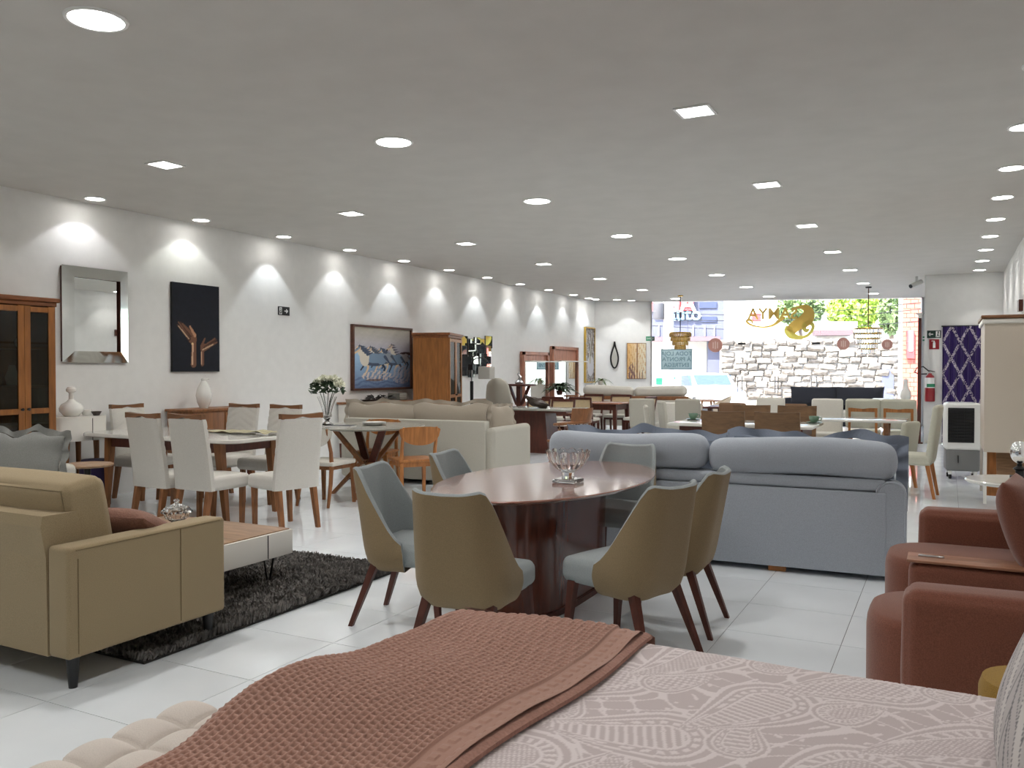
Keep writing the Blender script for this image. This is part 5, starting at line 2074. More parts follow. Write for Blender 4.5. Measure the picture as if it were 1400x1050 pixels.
# cane backed chairs and their table
def cane_chair(label, loc, rz):
    t = thing('dining_chair', label, 'chair', loc, rz, 'cane backed chairs')
    g = G()
    for sx in (-1, 1):
        g.taper((sx * .22, -.24, 0), (sx * .22, -.2, .45), (.035, .04), (.04, .045)); g.taper((sx * .22, -.2, .45), (sx * .225, -.29, .9), (.04, .045), (.03, .035))
    g.box((0, -.285, .885), (.45, .03, .05), rotm(rx=R(10))); g.box((0, -.235, .62), (.42, .03, .04), rotm(rx=R(10)))
    g.build('back_frame', W_dark, t, False)
    G().box((0, -.262, .75), (.41, .008, .24), rotm(rx=R(11))).build('cane_panel', M_cane, t, False)
    G().rbox((0, .0, .455), (.48, .46, .06), .02, 2, 2, (0, 0, .01)).build('seat', F_white, t)
    G().box((0, 0, .405), (.46, .42, .05)).build('apron', W_dark, t, False)
    for sx in (-1, 1):
        G().taper((sx * .21, .2, 0), (sx * .21, .2, .38), (.03, .03), (.045, .045)).build('leg', W_dark, t, False)
    return t


ctp = Pz(815, 551, .78)
cn = thing('dining_table', 'walnut dining table with curved brackets among the cane backed chairs', 'table', (ctp.x - .35, ctp.y + .55, 0))
G().rbox((0, 0, .765), (1.6, .95, .03), .008, 1).build('tabletop', wood('cane_table_top', (140, 92, 72), 'x', rough=.25), cn)
G().box((0, 0, .69), (1.4, .78, .12)).build('apron', W_dark, cn, False)
for sx in (-1, 1):
    for sy in (-1, 1):
        G().taper((sx * .7, sy * .38, 0), (sx * .68, sy * .36, .75), (.05, .05), (.08, .08)).build('leg', W_dark, cn, False)
cl = cn.location
cane_chair('cane backed chair near side of the walnut table, left one', (cl.x - .42, cl.y - .70, 0), 0)
cane_chair('cane backed chair near side of the walnut table, right one beside the table leg', (cl.x + .18, cl.y - .72, 0), R(2))
cane_chair('cane backed chair across the walnut table, left one', (cl.x - .35, cl.y + .78, 0), R(180))
cane_chair('cane backed chair across the walnut table, right one', (cl.x + .3, cl.y + .8, 0), R(181))
cane_chair('cane backed chair at the right end of the walnut table turned sideways', (cl.x + 1.08, cl.y - .05, 0), R(80))


for k, px in enumerate((728, 762)):
    p = Py(px, 548, tloc.y + td / 2 + .26)
    cane_chair('cane backed chair on the far side of the dark dining table, %s one' % ('left', 'right')[k], (p.x, tloc.y + td / 2 + .26, 0), R(180))


def plain_chair(label, loc, rz, m, h=.95, w=.46, legm=None, group='plain upholstered chairs down the shop'):
    t = thing('dining_chair', label, 'chair', loc, rz, group)
    legm = legm or W_mid
    G().rbox((0, -.22, (.40 + h) / 2), (w, .07, h - .40), .03, 3, 2, .006, rotm(rx=R(7))).build('backrest', m, t, ang=60)
    G().rbox((0, .02, .43), (w, .46, .11), .03, 3, 2, (0, 0, .01)).build('seat', m, t, ang=60)
    for sx in (-1, 1):
        G().taper((sx * (w / 2 - .05), .2, 0), (sx * (w / 2 - .04), .2, .38), (.03, .03), (.045, .045)).build('leg', legm, t, False)
        G().taper((sx * (w / 2 - .05), -.24, 0), (sx * (w / 2 - .04), -.17, .38), (.03, .03), (.045, .045)).build('leg', legm, t, False)
    return t


p = Py(876, 545, 14.6)
plain_chair('plain grey chair with its back to the camera, right of the walnut cane set', (p.x, 14.85, 0), R(4), F_greige, p.z)
p = Py(903, 562, 12.2)
plain_chair('pale chair at the left end of the white stone table, nearest the blue sofa', (p.x + .1, 12.0, 0), R(-70), F_greige, .93)
p = Py(923, 548, 14.6)
plain_chair('pale grey chair with a bright rim standing behind the white stone table', (p.x, 14.6, 0), R(-60), F_greige, p.z)
p = Py(942, 545, 15.6)
plain_chair('slim grey chair farther behind the white stone table, left of the wicker chairs', (p.x, 15.6, 0), R(10), F_greige, p.z)
p = Py(905, 553, 16.4)

# white sofa on a wooden frame near the shop front
ws = thing('sofa', 'off white sofa on a wooden frame with two long bolsters near the shop front', 'sofa', (-6.35, 18.2, 0), R(8))
G().rbox((0, .05, .82), (2.5, .06, .08), .015, 2).build('frame_rail', W_mid, ws)
G().rbox((0, .1, .55), (2.4, .12, .5), .03, 2).build('back', F_white, ws)
G().rbox((0, .55, .3), (2.4, .9, .25), .03, 2).build('base', F_white, ws)
for s in (-1, 1):
    G().rbox((s * 1.22, .5, .42), (.16, .95, .5), .05, 3).build('arm', F_white, ws)
    G().rbox((s * .56, .6, .47), (1.1, .75, .15), .05, 3, 3, (0, 0, .02)).build('seat_cushion', F_white, ws)
    g = G().rbox((s * .6, .2, .96), (1.18, .22, .24), .1, 4, 4, .01, rotm(ry=R(-2 * s)))
    g.build('bolster', F_white, ws, ang=60)
for sx in (-1, 1):
    for y in (.1, .9):
        G().box((sx * 1.15, y, .09), (.06, .06, .18)).build('leg', W_mid, ws, False)
ws2 = sofa('armchair', 'off white armchair in front of the wooden framed sofa', (-5.25, 17.2, 0), R(12), 1.0, .85, .16, .62, .78, .45, .1, F_white, 1, cat='armchair')

# plants
p = Py(765, 540, 16.3)
psd = thing('plant_stand', 'small walnut plant stand behind the cane backed chairs', 'stand', (p.x, 16.9, 0))
zz = Py(765, 540, 16.9).z
G().lathe([(0, zz - .03), (.16, zz - .03), (.16, zz), (0, zz)], 20).build('top', W_mid, psd)
for k in range(3):
    a = 2 * PI * k / 3
    G().tube([(.18 * math.cos(a), .18 * math.sin(a), 0), (.1 * math.cos(a), .1 * math.sin(a), zz - .02)], .014, 8).build('leg', W_mid, psd)
mk_leaf_plant('potted_fern', 'bushy dark green fern in front of the wide dressing mirror', (Py(765, 540, 16.9).x, 16.9, zz), 80, .62, .7, M_fern, W_dark, .1, .08, 3, .04)
p = Py(815, 523, 19.3)
psd = thing('plant_stand', 'low stand behind the off white sofa carrying an orchid', 'stand', (p.x, 19.6, 0))
zz = Py(815, 526, 19.6).z
G().rbox((0, 0, zz / 2), (.4, .3, zz), .01, 1).build('body', M_whitelac, psd)
mk_leaf_plant('potted_orchid', 'green strap leaved plant below the narrow tall painting', (p.x, 19.6, zz), 16, .42, .9, mat('strap_leaf', srgb(84, 104, 52), .5, var=.3), M_whitelac, .1, .08, 8, .022)


# wicker tub chairs by the glass
def wicker_chair(label, loc, rz):
    t = thing('armchair', label, 'chair', loc, rz, 'wicker tub chairs by the glass')
    P = []
    for i in range(25):
        a = -2.1 + 4.2 * i / 24
        top = .62 + .24 * math.cos(a / 2.1 * PI / 2) ** 1.2
        P.append([((.2 + .1 * v_) * math.sin(a), -(.2 + .12 * v_) * math.cos(a), .42 + (top - .42) * v_) for v_ in np.linspace(0, 1, 7)])
    P = np.array(P)
    Pi = P.copy(); Pi[..., 0] *= .93; Pi[..., 1] *= .93
    g = G().grid(P, flip=True).grid(Pi)
    n_ = len(P)
    g.add([tuple(q) for q in P[:, -1]] + [tuple(q) for q in Pi[:, -1]], [(i, i + 1, n_ + i + 1, n_ + i) for i in range(n_ - 1)])
    g.build('shell', fab('wicker', (206, 190, 168), bump=.8, scale=90), t)
    G().lathe([(0, .38), (.22, .38), (.24, .41), (.23, .45), (0, .46)], 24).build('seat', F_white, t)
    for sx in (-1, 1):
        for sy in (-1, 1):
            G().tube([(sx * .2, sy * .2, 0), (sx * .13, sy * .13, .4)], [.012, .018], 8).build('leg', W_mid, t)
    return t


p = Py(946, 548, 19.6); wicker_chair('pale wicker tub chair, left of the small table by the glass', (p.x, 19.6, 0), R(-40))
p = Py(978, 548, 19.2); wicker_chair('pale wicker tub chair in front of the white car outside', (p.x + .05, 19.2, 0), R(110))
p = Py(966, 540, 20.2)
wt_ = thing('side_table', 'small wooden table with a tray between the wicker tub chairs', 'table', (p.x, 20.2, 0))
G().lathe([(0, .7), (.4, .7), (.41, .715), (.4, .73), (0, .73)], 32).build('top', W_oak, wt_)
for k in range(4):
    a = PI / 4 + PI / 2 * k
    G().tube([(.3 * math.cos(a), .3 * math.sin(a), 0), (.2 * math.cos(a), .2 * math.sin(a), .7)], [.016, .024], 8).build('leg', W_oak, wt_)
tr_ = thing('tray', 'gold railed tray on the small table by the glass', 'tray', (p.x, 20.2, .731))
G().lathe([(0, 0), (.2, 0), (.2, .01), (0, .01)], 28).build('base', M_gold, tr_)
G().tube([(.2 * math.cos(a), .2 * math.sin(a), .07) for a in np.linspace(0, 2 * PI, 29)], .006, 6).build('rail', M_gold, tr_)
for k in range(6):
    a = 2 * PI * k / 6
    G().tube([(.2 * math.cos(a), .2 * math.sin(a), .008), (.2 * math.cos(a), .2 * math.sin(a), .07)], .005, 5).build('post', M_gold, tr_)

# ================================================================== RIGHT HAND DINING SETS
t1 = thing('dining_table', 'white stone topped dining table with brown base beyond the blue sofa', 'table', (-2.28, 10.85, 0))
G().rbox((0, 0, .765), (1.75, 1.0, .035), .008, 1).build('tabletop', M_marble, t1)
G().box((0, 0, .69), (1.5, .75, .11)).build('apron', W_dark, t1, False)
for sx in (-1, 1):
    G().taper((sx * .5, 0, 0), (sx * .5, 0, .74), (.12, .6), (.1, .5)).build('leg', W_dark, t1, False)


def brown_chair(label, loc, rz):
    t = thing('dining_chair', label, 'chair', loc, rz, 'brown backed chairs at the white stone table')
    P = []
    for i in range(13):
        u = -1 + 2 * i / 12
        P.append([(u * .255, -.26 + .05 * u * u - .09 * v_, .50 + .46 * v_ + .008 * u * u * v_) for v_ in np.linspace(0, 1, 6)])
    P = np.array(P)
    g = G().grid(P + np.array([0, .012, 0])).grid(P - np.array([0, .012, 0]), flip=True)
    a_, b_ = loop(P + np.array([0, .012, 0])), loop(P - np.array([0, .012, 0])); m = len(a_)
    g.add(a_ + b_, [(i, m + i, m + (i + 1) % m, (i + 1) % m) for i in range(m)])
    g.build('backrest', W_brown, t)
    G().rbox((0, .01, .45), (.48, .46, .08), .03, 2, 2, (0, 0, .01)).build('seat', F_greige, t)
    for sx in (-1, 1):
        G().taper((sx * .22, .2, 0), (sx * .2, .19, .42), (.03, .03), (.04, .04)).build('leg', W_mid, t, False)
        G().taper((sx * .22, -.25, 0), (sx * .21, -.22, .52), (.03, .03), (.04, .04)).build('leg', W_mid, t, False)
    return t


brown_chair('brown veneer backed chair, left of the pair before the white stone table', (-2.37, 10.3, 0), 0)
brown_chair('brown veneer backed chair, right of the pair before the white stone table', (-1.75, 10.32, 0), 0)
brown_chair('brown veneer backed chair across the white stone table, left one', (-2.42, 11.62, 0), R(180))
brown_chair('brown veneer backed chair across the white stone table, right one', (-1.82, 11.65, 0), R(180))
M_greencer = mat('green_ceramic', srgb(110, 138, 118), .25)
for k, (px, py, lab) in enumerate(((944, 570, 'green ceramic cup and saucer at the left of the white stone table'), (1151, 578, 'green ceramic cup and saucer at the right corner of the white stone table'))):
    p = Pz(px, py, .785)
    p.x = max(-3.05, min(-1.5, p.x)); p.y = max(10.45, min(11.2, p.y))
    cp = thing('cup', lab, 'cup', (p.x, p.y, .783))
    G().lathe([(0, 0), (.07, 0), (.1, .012), (.07, .008), (0, .008)], 24).build('saucer', M_greencer, cp)
    G().lathe([(0, .009), (.035, .009), (.06, .05), (.062, .085), (.056, .085), (.05, .05), (0, .02)], 24).build('body', M_greencer, cp)
    G().tube([(.055, 0, .07), (.09, 0, .065), (.085, 0, .035), (.05, 0, .03)], .007, 6).build('handle', M_greencer, cp)

t2 = thing('dining_table', 'second white table with crossed wooden legs behind the green cup', 'table', (-1.25, 12.9, 0))
G().rbox((0, 0, .745), (1.5, .9, .03), .008, 1).build('tabletop', M_marble, t2)
for sx in (-1, 1):
    for f in (-1, 1):
        G().taper((sx * .5, f * .35, 0), (sx * .5, -f * .3, .73), (.06, .06), (.06, .06)).build('leg', W_mid, t2, False)


def frame_chair(label, loc, rz):
    t = thing('dining_chair', label, 'chair', loc, rz, 'sage chairs with wooden frames')
    G().rbox((0, -.25, .77), (.5, .07, .46), .05, 3, 2, .008, rotm(rx=R(9))).build('backrest', F_greenish, t, ang=60)
    g = G()
    for sx in (-1, 1):
        g.taper((sx * .2, -.30, 0), (sx * .19, -.285, .82), (.035, .03), (.035, .03))
    g.box((0, -.29, .83), (.42, .028, .06))
    g.build('back_frame', W_oak, t, False)
    G().rbox((0, .02, .45), (.5, .48, .1), .04, 3, 2, (0, 0, .01)).build('seat', F_greenish, t, ang=60)
    for sx in (-1, 1):
        G().taper((sx * .2, .2, 0), (sx * .19, .2, .42), (.03, .03), (.04, .04)).build('leg', W_oak, t, False)
    return t


frame_chair('sage chair with a wooden back frame, left of the pair before the partition', (Py(1179, 560, 14.2).x, 14.45, 0), R(2))
frame_chair('sage chair with a wooden back frame, right of the pair before the partition', (Py(1230, 560, 14.2).x, 14.45, 0), R(-3))
plain_chair('tall cream chair turned sideways at the right end of the second white table', (-.35, 10.75, 0), R(85), F_greenish, 1.05, .48, W_oak)
plain_chair('small cream chair back standing just behind the right end of the blue sofa', (-.62, 11.4, 0), R(70), F_greenish, .82, .42, W_oak)
p = Py(1130, 548, 13.9)
plain_chair('pale upholstered chair behind the brown backed chairs, under the dark sofa', (p.x, 13.75, 0), R(180), F_white, 1.0)
p = Py(1050, 548, 14.4)
plain_chair('pale upholstered chair behind the gap of the brown backed chairs', (p.x, 14.4, 0), R(180), F_white, .98)
t3 = thing('dining_table', 'dark long table behind the pale chairs in the middle of the shop', 'table', (-2.85, 15.6, 0))
G().rbox((0, 0, .77), (2.2, .95, .035), .008, 1).build('tabletop', W_dark, t3)
for sx in (-1, 1):
    for sy in (-1, 1):
        G().taper((sx * .98, sy * .38, 0), (sx * .98, sy * .38, .75), (.06, .06), (.08, .08)).build('leg', W_dark, t3, False)
for k, px in enumerate((1003, 1085)):
    p = Py(px, 548, 14.9)
    plain_chair('brown low chair tucked at the dark long table, %s one' % ORD[k], (p.x, 15.0, 0), R(3), fab('brown_seat', (120, 92, 70)), .88)

# dark sofa by the glass
dsf = thing('sofa', 'dark low sofa with pale seat facing the shop, close to the glass doors', 'sofa', (-2.25, 20.4, 0), R(6))
G().rbox((0, .3, .5), (2.3, .2, .6), .05, 3).build('back', F_dark, dsf)
G().rbox((0, -.1, .3), (2.2, .8, .2), .03, 2).build('base', F_dark, dsf)
for s in (-1, 1):
    G().rbox((s * .52, -.15, .46), (1.02, .75, .15), .05, 3, 3, (0, 0, .02)).build('seat_cushion', F_white, dsf)
    G().rbox((s * 1.12, -.05, .4), (.14, .85, .4), .04, 3).build('arm', W_dark, dsf)
    for y in (-.4, .3):
        G().box((s * 1.05, y, .1), (.06, .06, .2)).build('leg', W_dark, dsf, False)
for s, lab in ((-1, 'charcoal cushion on the left half of the dark sofa by the glass'), (1, 'charcoal cushion on the right half of the dark sofa by the glass')):
    q = Vector((-2.25, 20.4, 0)) + rotm(rz=R(6)) @ Vector((s * .49, .1, .86))
    t = thing('cushion', lab, 'cushion', q, R(6))
    cushion(G(), 1.04, .42, .2, TM((0, 0, 0), R(-8)), seed=3 + s, wav=.01).build('cover', F_dark, t, ang=60)
# white table with a bottle vase by the partition
wtb = thing('side_table', 'white table with a slatted top by the partition near the glass', 'table', (-1.0, 17.6, 0))
G().rbox((0, 0, .85), (.75, .8, .04), .01, 1).build('top', M_whitelac, wtb)
for sx in (-1, 1):
    for sy in (-1, 1):
        G().box((sx * .33, sy * .35, .42), (.05, .05, .83)).build('leg', M_whitelac, wtb, False)
for k in range(5):
    G().rbox((0, -.3 + .15 * k, .885), (.6, .11, .03), .01, 1).build('slat', M_whitelac, wtb)
p = Py(1251, 540, 17.6)
v = thing('vase', 'white bottle vase on the white table beside the partition', 'vase', (-.72, 17.6, .871))
v.location = (-.70, 17.35, .901)
G().lathe([(0, 0), (.08, 0), (.1, .06), (.09, .14), (.05, .22), (.04, .32), (.045, .38), (.035, .38), (0, .3)], 22).build('body', M_ceramic, v)

# ================================================================== ON THE GLASS: sign, medallions, lettering, chandeliers
sg = thing('sign', 'blue grey hanging sign with three mirrored lines of lettering on the glass', 'sign', (0, 0, 0))
M_sgn = mat('sign_blue', srgb(186, 210, 216), .5)
M_sgnd = mat('sign_letters_blue', srgb(124, 156, 166), .5)
a_, za = .29, 2.0
cs2, cz2, sw, sh = .685, 1.745, .80, .53
G().rbox(Q(cs2, -.06, cz2), (sw, .03, sh), .012, 1, rot=rz).build('board', M_sgn, sg)
fr = G()
for dx_, dz_, ww, hh in ((0, sh / 2, sw + .04, .03), (0, -sh / 2, sw + .04, .03), (-sw / 2, 0, .03, sh), (sw / 2, 0, .03, sh)):
    fr.box(Q(cs2 + dx_, -.06, cz2 + dz_), (ww, .045, hh), rz)
fr.build('border', M_sgnd, sg, False)
for k, tx in enumerate(('TODA LOJA', 'À PRONTA', 'ENTREGA')):
    text_mesh(tx, .155, .003, 'letters', M_sgnd, sg, facing(Q(cs2, -.08, cz2 + .15 - .155 * k), SANG, True), True)
G().tube([Q(cs2 - .3, -.06, cz2 + sh / 2), Q(cs2 - .3, -.06, CEIL)], .004, 5).build('wire', M_black, sg)
G().tube([Q(cs2 + .3, -.06, cz2 + sh / 2), Q(cs2 + .3, -.06, CEIL)], .004, 5).build('wire', M_black, sg)

M_med = mat('medallion', srgb(176, 128, 116), .5)
M_med2 = mat('medallion_bars', srgb(206, 178, 165), .5)
for k, (px, py, rr_, lab) in enumerate(((978, 472, .19, 'leftmost and largest round pinkish sticker with three bars on the glass'), (1153, 470, .16, 'round pinkish sticker with three bars right of the gold swirl'), (1213, 471, .135, 'smallest round pinkish sticker with three bars by the crystal chandelier'))):
    s_, z_ = Pt(px, py, -.02)
    md_ = thing('sticker', lab, 'sticker', (0, 0, 0), 0, 'round stickers on the glass')
    c_ = Q(s_, -.012, z_)
    G().lathe([(0, -.004), (rr_, -.004), (rr_, .004), (0, .004)], 36, c_, rotm(rz=SANG) @ rotm(rx=PI / 2)).build('disc', M_med, md_, False)
    g = G()
    for b_ in (-1, 0, 1):
        g.box(Q(s_ + b_ * rr_ * .3, -.018, z_), (rr_ * .16, .004, rr_ * (1.1 if b_ == 0 else .9)), rz)
    g.build('bars', M_med2, md_, False)

lg = thing('lettering', 'mirrored gold shop name with a big swirl stuck on the glass above the doors', 'lettering', (0, 0, 0))
M_goldl = mat('gold_letters', srgb(236, 196, 96), .4, .1)
M_goldb = mat('gold_letters_light', srgb(236, 222, 110), .4, .1)
s0_, z0_ = Pt(1020, 436, -.02); s1_, z1_ = Pt(1093, 423, -.02)
tw_ = s1_ - s0_
text_mesh('SAMYA', .42, .006, 'letters', M_goldl, lg, facing(Q((s0_ + s1_) / 2, -.02, (z0_ + z1_) / 2), SANG, True, tw_ / 1.42), True)
s2_, z2_ = Pt(1044, 457, -.02)
text_mesh('MÓVEIS E DECORAÇÕES', .12, .003, 'small_letters', mat('brown_letters', srgb(86, 74, 66), .5), lg, facing(Q(s2_, -.02, z2_), SANG, True, .62), False)


def ribbon(pts, widths, name, m, off=-.03):
    """flat stuck-on ribbon along picture points, in the plane of the glass"""
    q = []
    for px, py in pts:
        q.append(Vector(Pt(px, py, off)))
    # Catmull-Rom
    dense, wd2 = [], []
    for i in range(len(q) - 1):
        p0_, p1_, p2_, p3_ = q[max(i - 1, 0)], q[i], q[i + 1], q[min(i + 2, len(q) - 1)]
        for k in range(8):
            t_ = k / 8
            dense.append(.5 * ((2 * p1_) + (-p0_ + p2_) * t_ + (2 * p0_ - 5 * p1_ + 4 * p2_ - p3_) * t_ ** 2 + (-p0_ + 3 * p1_ - 3 * p2_ + p3_) * t_ ** 3))
            wd2.append(widths[i] * (1 - t_) + widths[i + 1] * t_)
    dense.append(q[-1]); wd2.append(widths[-1])
    vs, fs = [], []
    for i, p_ in enumerate(dense):
        d_ = dense[min(i + 1, len(dense) - 1)] - dense[max(i - 1, 0)]
        nn = Vector((-d_.y, d_.x)).normalized() * wd2[i] / 2
        for sgn in (1, -1):
            for o_ in (off, off - .008):
                vs.append(Q(p_.x + sgn * nn.x, o_, p_.y + sgn * nn.y))
    for i in range(len(dense) - 1):
        a = i * 4
        fs += [(a, a + 4, a + 6, a + 2), (a + 1, a + 3, a + 7, a + 5), (a, a + 1, a + 5, a + 4), (a + 2, a + 6, a + 7, a + 3)]
    return G().add(vs, fs).build(name, m, lg)


ribbon([(1083, 426), (1088, 421), (1095, 420), (1101, 421), (1105, 426), (1104, 434), (1098, 440), (1090, 444), (1083, 450), (1079, 454)], [.03, .05, .1, .18, .28, .34, .34, .30, .28, .22], 'swirl', M_goldl)
ribbon([(1079, 446), (1078, 452), (1082, 458), (1090, 461), (1098, 461), (1106, 457), (1111, 450), (1111, 444), (1106, 441), (1101, 443), (1099, 448), (1102, 452), (1106, 450)], [.16, .22, .2, .12, .08, .07, .08, .1, .12, .12, .11, .1, .06], 'swirl_tail', M_goldb)
ribbon([(1072, 433), (1066, 438), (1058, 444), (1048, 447), (1038, 447), (1029, 445), (1023, 442), (1021, 439), (1024, 437), (1028, 439), (1028, 443)], [.1, .1, .07, .05, .045, .05, .06, .06, .06, .05, .03], 'underline', M_goldl)


def chandelier(label, px, py_top, py_bot, y, r0, gold, tiers):
    p = Py(px, (py_top + py_bot) / 2, y)
    zt, zb = Py(px, py_top, y).z, Py(px, py_bot, y).z
    t = thing('chandelier', label, 'chandelier', (p.x, y, CEIL))
    G().lathe([(0, 0), (.07, 0), (.06, -.03), (0, -.035)][::-1], 18).build('canopy', M_gold if gold else M_black, t)
    G().tube([(0, 0, -.02), (0, 0, zt - CEIL + .02)], .012, 8).build('rod', M_black if gold else wood('dark_rod', (90, 62, 30)), t)
    H_ = zt - zb
    for k in range(tiers):
        f = k / max(1, tiers - 1)
        r_ = r0 * (1 - .5 * f ** 1.3)
        z_ = zt - CEIL - H_ * k / tiers
        G().tube([(r_ * math.cos(a), r_ * math.sin(a), z_) for a in np.linspace(0, 2 * PI, 33)], .012, 6).build('ring', M_gold, t)
        g = G()
        n_ = int(26 * r_ / r0) + 6
        L = H_ / tiers * .95
        for i in range(n_):
            a = 2 * PI * i / n_
            w = 2 * PI * r_ / n_ * .38
            g.lathe([(0, -L), (w, -L * .8), (w, -L * .1), (0, 0)], 5, (r_ * math.cos(a), r_ * math.sin(a), z_ - .01))
        g.build('crystal_fringe', M_amber if gold else M_glass, t, False)
    for k in range(3):
        a = 2 * PI * k / 3
        G().tube([(0, 0, zt - CEIL), (r0 * math.cos(a), r0 * math.sin(a), zt - CEIL)], .008, 6).build('spoke', M_gold, t)
    return t


M_amber = mat('amber_crystal', srgb(214, 178, 112), .12, trans=.55, spec=.6)
chandelier('gold tiered chandelier on a black rod above the mirrored blue grey sign', 930, 455, 478, 20.8, .26, True, 4)
chandelier('clear crystal chandelier in front of the stone wall at the right of the glass', 1187, 449, 484, 20.6, .30, False, 5)

# ================================================================== THE PARTITION AND THE RIGHT WALL
YP = 18.67
cu_ = thing('curtain', 'purple woven curtain with pale diamond lattice closing the doorway', 'curtain', (0, 0, 0))
x0, x1 = -.1, .68
nu, nv = 190, 240
u = np.linspace(0, 1, nu); v_ = np.linspace(0, 1, nv)
U, V = np.meshgrid(u, v_, indexing='ij')
Yw = YP - .05 + .03 * np.sin(U * 2 * PI * 6 + .6 * np.sin(V * 3)) + .012 * np.sin(U * 2 * PI * 13)
P = np.stack([x0 + (x1 - x0) * U, Yw, .02 + 2.285 * V], -1)
xx, zz = U * (x1 - x0) / .31, 2.285 * (1 - V) / .62
stair = .04
qx = np.round(xx / stair) * stair
d1 = np.abs(((qx + zz) % 1) - .5); d2 = np.abs(((qx - zz) % 1) - .5)
lat = np.minimum(d1, d2) < .085
jit = (np.sin(np.floor(zz * 48) * 12.9 + np.floor(xx * 26) * 78.2) * 43758.5) % 1
mask = lat & (jit > .38)
C = np.where(mask[..., None], lin((206, 196, 204)), lin((58, 42, 98)))
C = C * (1 + .12 * np.sin(V * 900)[..., None] * 0 + .1 * (jit[..., None] - .5))
colour_mesh('cloth', P, C, attr_mat('curtain_cloth', .9, .1, .15), cu_)
G().tube([(x0 - .02, YP - .05, 2.312), (x1 + .02, YP - .05, 2.312)], .012, 8).build('rod', M_black, cu_)


def plate(name, label, px0, py0, px1, py1, m, y=YP):
    a_, b_ = Py(px0, py0, y), Py(px1, py1, y)
    t = thing(name, label, 'sign', ((a_.x + b_.x) / 2, y - .006, (a_.z + b_.z) / 2))
    w, h = abs(b_.x - a_.x), abs(a_.z - b_.z)
    G().box((0, 0, 0), (w, .008, h)).build('plate', m, t, False)
    return t, w, h


M_dgreen = mat('exit_green', srgb(16, 50, 40), .5)
t, w, h = plate('exit_sign', 'dark green exit sign with an arrow and a running figure on the partition', 1267.5, 452, 1286.5, 462, M_dgreen)
g = G()
g.box((-w * .22, -.006, 0), (w * .32, .003, h * .14)); g.box((-w * .32, -.006, h * .12), (w * .16, .003, h * .12), rotm(ry=R(-40))); g.box((-w * .32, -.006, -h * .12), (w * .16, .003, h * .12), rotm(ry=R(40)))
g.build('arrow', M_text_white, t, False)
g = G()
g.box((w * .28, -.006, 0), (w * .3, .003, h * .8))
pl_ = g.build('door_panel', M_text_white, t, False)
g = G()
g.lathe([(0, -.002), (h * .09, -.002), (h * .09, .002), (0, .002)], 12, (w * .3, -.0085, h * .27), rotm(rx=PI / 2))
g.box((w * .28, -.0085, h * .05), (w * .06, .003, h * .34), rotm(ry=R(15))); g.box((w * .24, -.0085, -h * .2), (w * .05, .003, h * .3), rotm(ry=R(30))); g.box((w * .33, -.0085, -h * .2), (w * .05, .003, h * .3), rotm(ry=R(-30)))
g.build('running_figure', M_dgreen, t, False)
M_exred = mat('extinguisher_red', srgb(150, 24, 34), .3, coat=.4)
t, w, h = plate('extinguisher_sign', 'red square sign with a white extinguisher pictogram on the partition', 1270.5, 464, 1284, 477.5, M_exred)
g = G()
g.box((0, -.006, -h * .08), (w * .26, .003, h * .55)); g.box((0, -.006, h * .27), (w * .12, .003, h * .14)); g.box((-w * .12, -.006, h * .33), (w * .3, .003, h * .06))
g.build('pictogram', M_text_white, t, False)
p = Py(1272, 550, YP)
et = thing('fire_extinguisher', 'red fire extinguisher with a white label hanging on the partition', 'extinguisher', (p.x - .01, YP - .1, p.z + .02))
G().lathe([(0, 0), (.085, 0), (.092, .02), (.092, .43), (.075, .5), (.035, .535), (.03, .56), (0, .56)], 26).build('cylinder', M_exred, et)
P = [(.0935 * math.sin(a), -.0935 * math.cos(a)) for a in np.linspace(-1.3, 1.3, 16)]
G().grid(np.array([[(x, y, .27), (x, y, .47)] for x, y in P])).build('label', M_text_white, et)
G().grid(np.array([[(x * 1.012, y * 1.012, .285), (x * 1.012, y * 1.012, .35)] for x, y in P[4:]])).build('label_stripe', M_green, et)
G().rbox((0, 0, .575), (.05, .06, .05), .01, 1).build('valve', M_steel, et)
G().box((.03, -.02, .60), (.12, .02, .014), rotm(ry=R(12))).build('handle', M_black, et, False)
G().tube([(-.01, -.02, .59), (-.12, -.03, .69), (-.24, -.03, .66), (-.27, -.03, .58), (-.2, -.03, .54), (-.05, -.03, .545)], .012, 8).build('hose', M_black, et)
G().box((0, .088, .5), (.06, .03, .08)).build('wall_bracket', M_steel, et, False)
t, w, h = plate('label', 'tiny white outlet plate low on the partition below the extinguisher', 1269, 572, 1275, 576, M_white)

# dark post with a flared top beside the partition, exit sign, camera
p = Py(1260, 545, 18.45)
po = thing('coat_stand', 'slim dark wooden post with a flared pale top beside the partition', 'stand', (-.50, 18.45, 0))
zt = Py(1259, 428, 18.45).z
G().taper((0, 0, 0), (0, 0, zt - .1), (.07, .07), (.06, .06)).build('post', W_dark, po, False)
G().lathe([(.035, zt - .1), (.04, zt - .04), (.09, zt), (0, zt)], 16).build('finial', M_ceramic, po)
G().rbox((0, 0, .015), (.14, .14, .03), .005, 1).build('base', W_dark, po)
t = thing('exit_sign', 'small green exit sign on the strip of wall right of the glass', 'sign', (-.545, 24.262, Py(1258, 463, 24.2).z))
G().box((0, 0, 0), (.2, .008, .12)).build('plate', M_green, t, False)
G().box((0, -.0055, 0), (.15, .003, .03)).build('stripe', M_text_white, t, False)
p = Pz(1254, 380, CEIL)
bc_ = thing('security_camera', 'white bullet camera hanging from the ceiling by the partition', 'camera', (p.x, p.y - .3, CEIL))
G().tube([(0, 0, 0), (0, 0, -.1)], .025, 10).build('mount', M_white, bc_)
G().tube([(.08, .1, -.1), (-.1, -.12, -.2)], .05, 12).build('body', M_white, bc_)
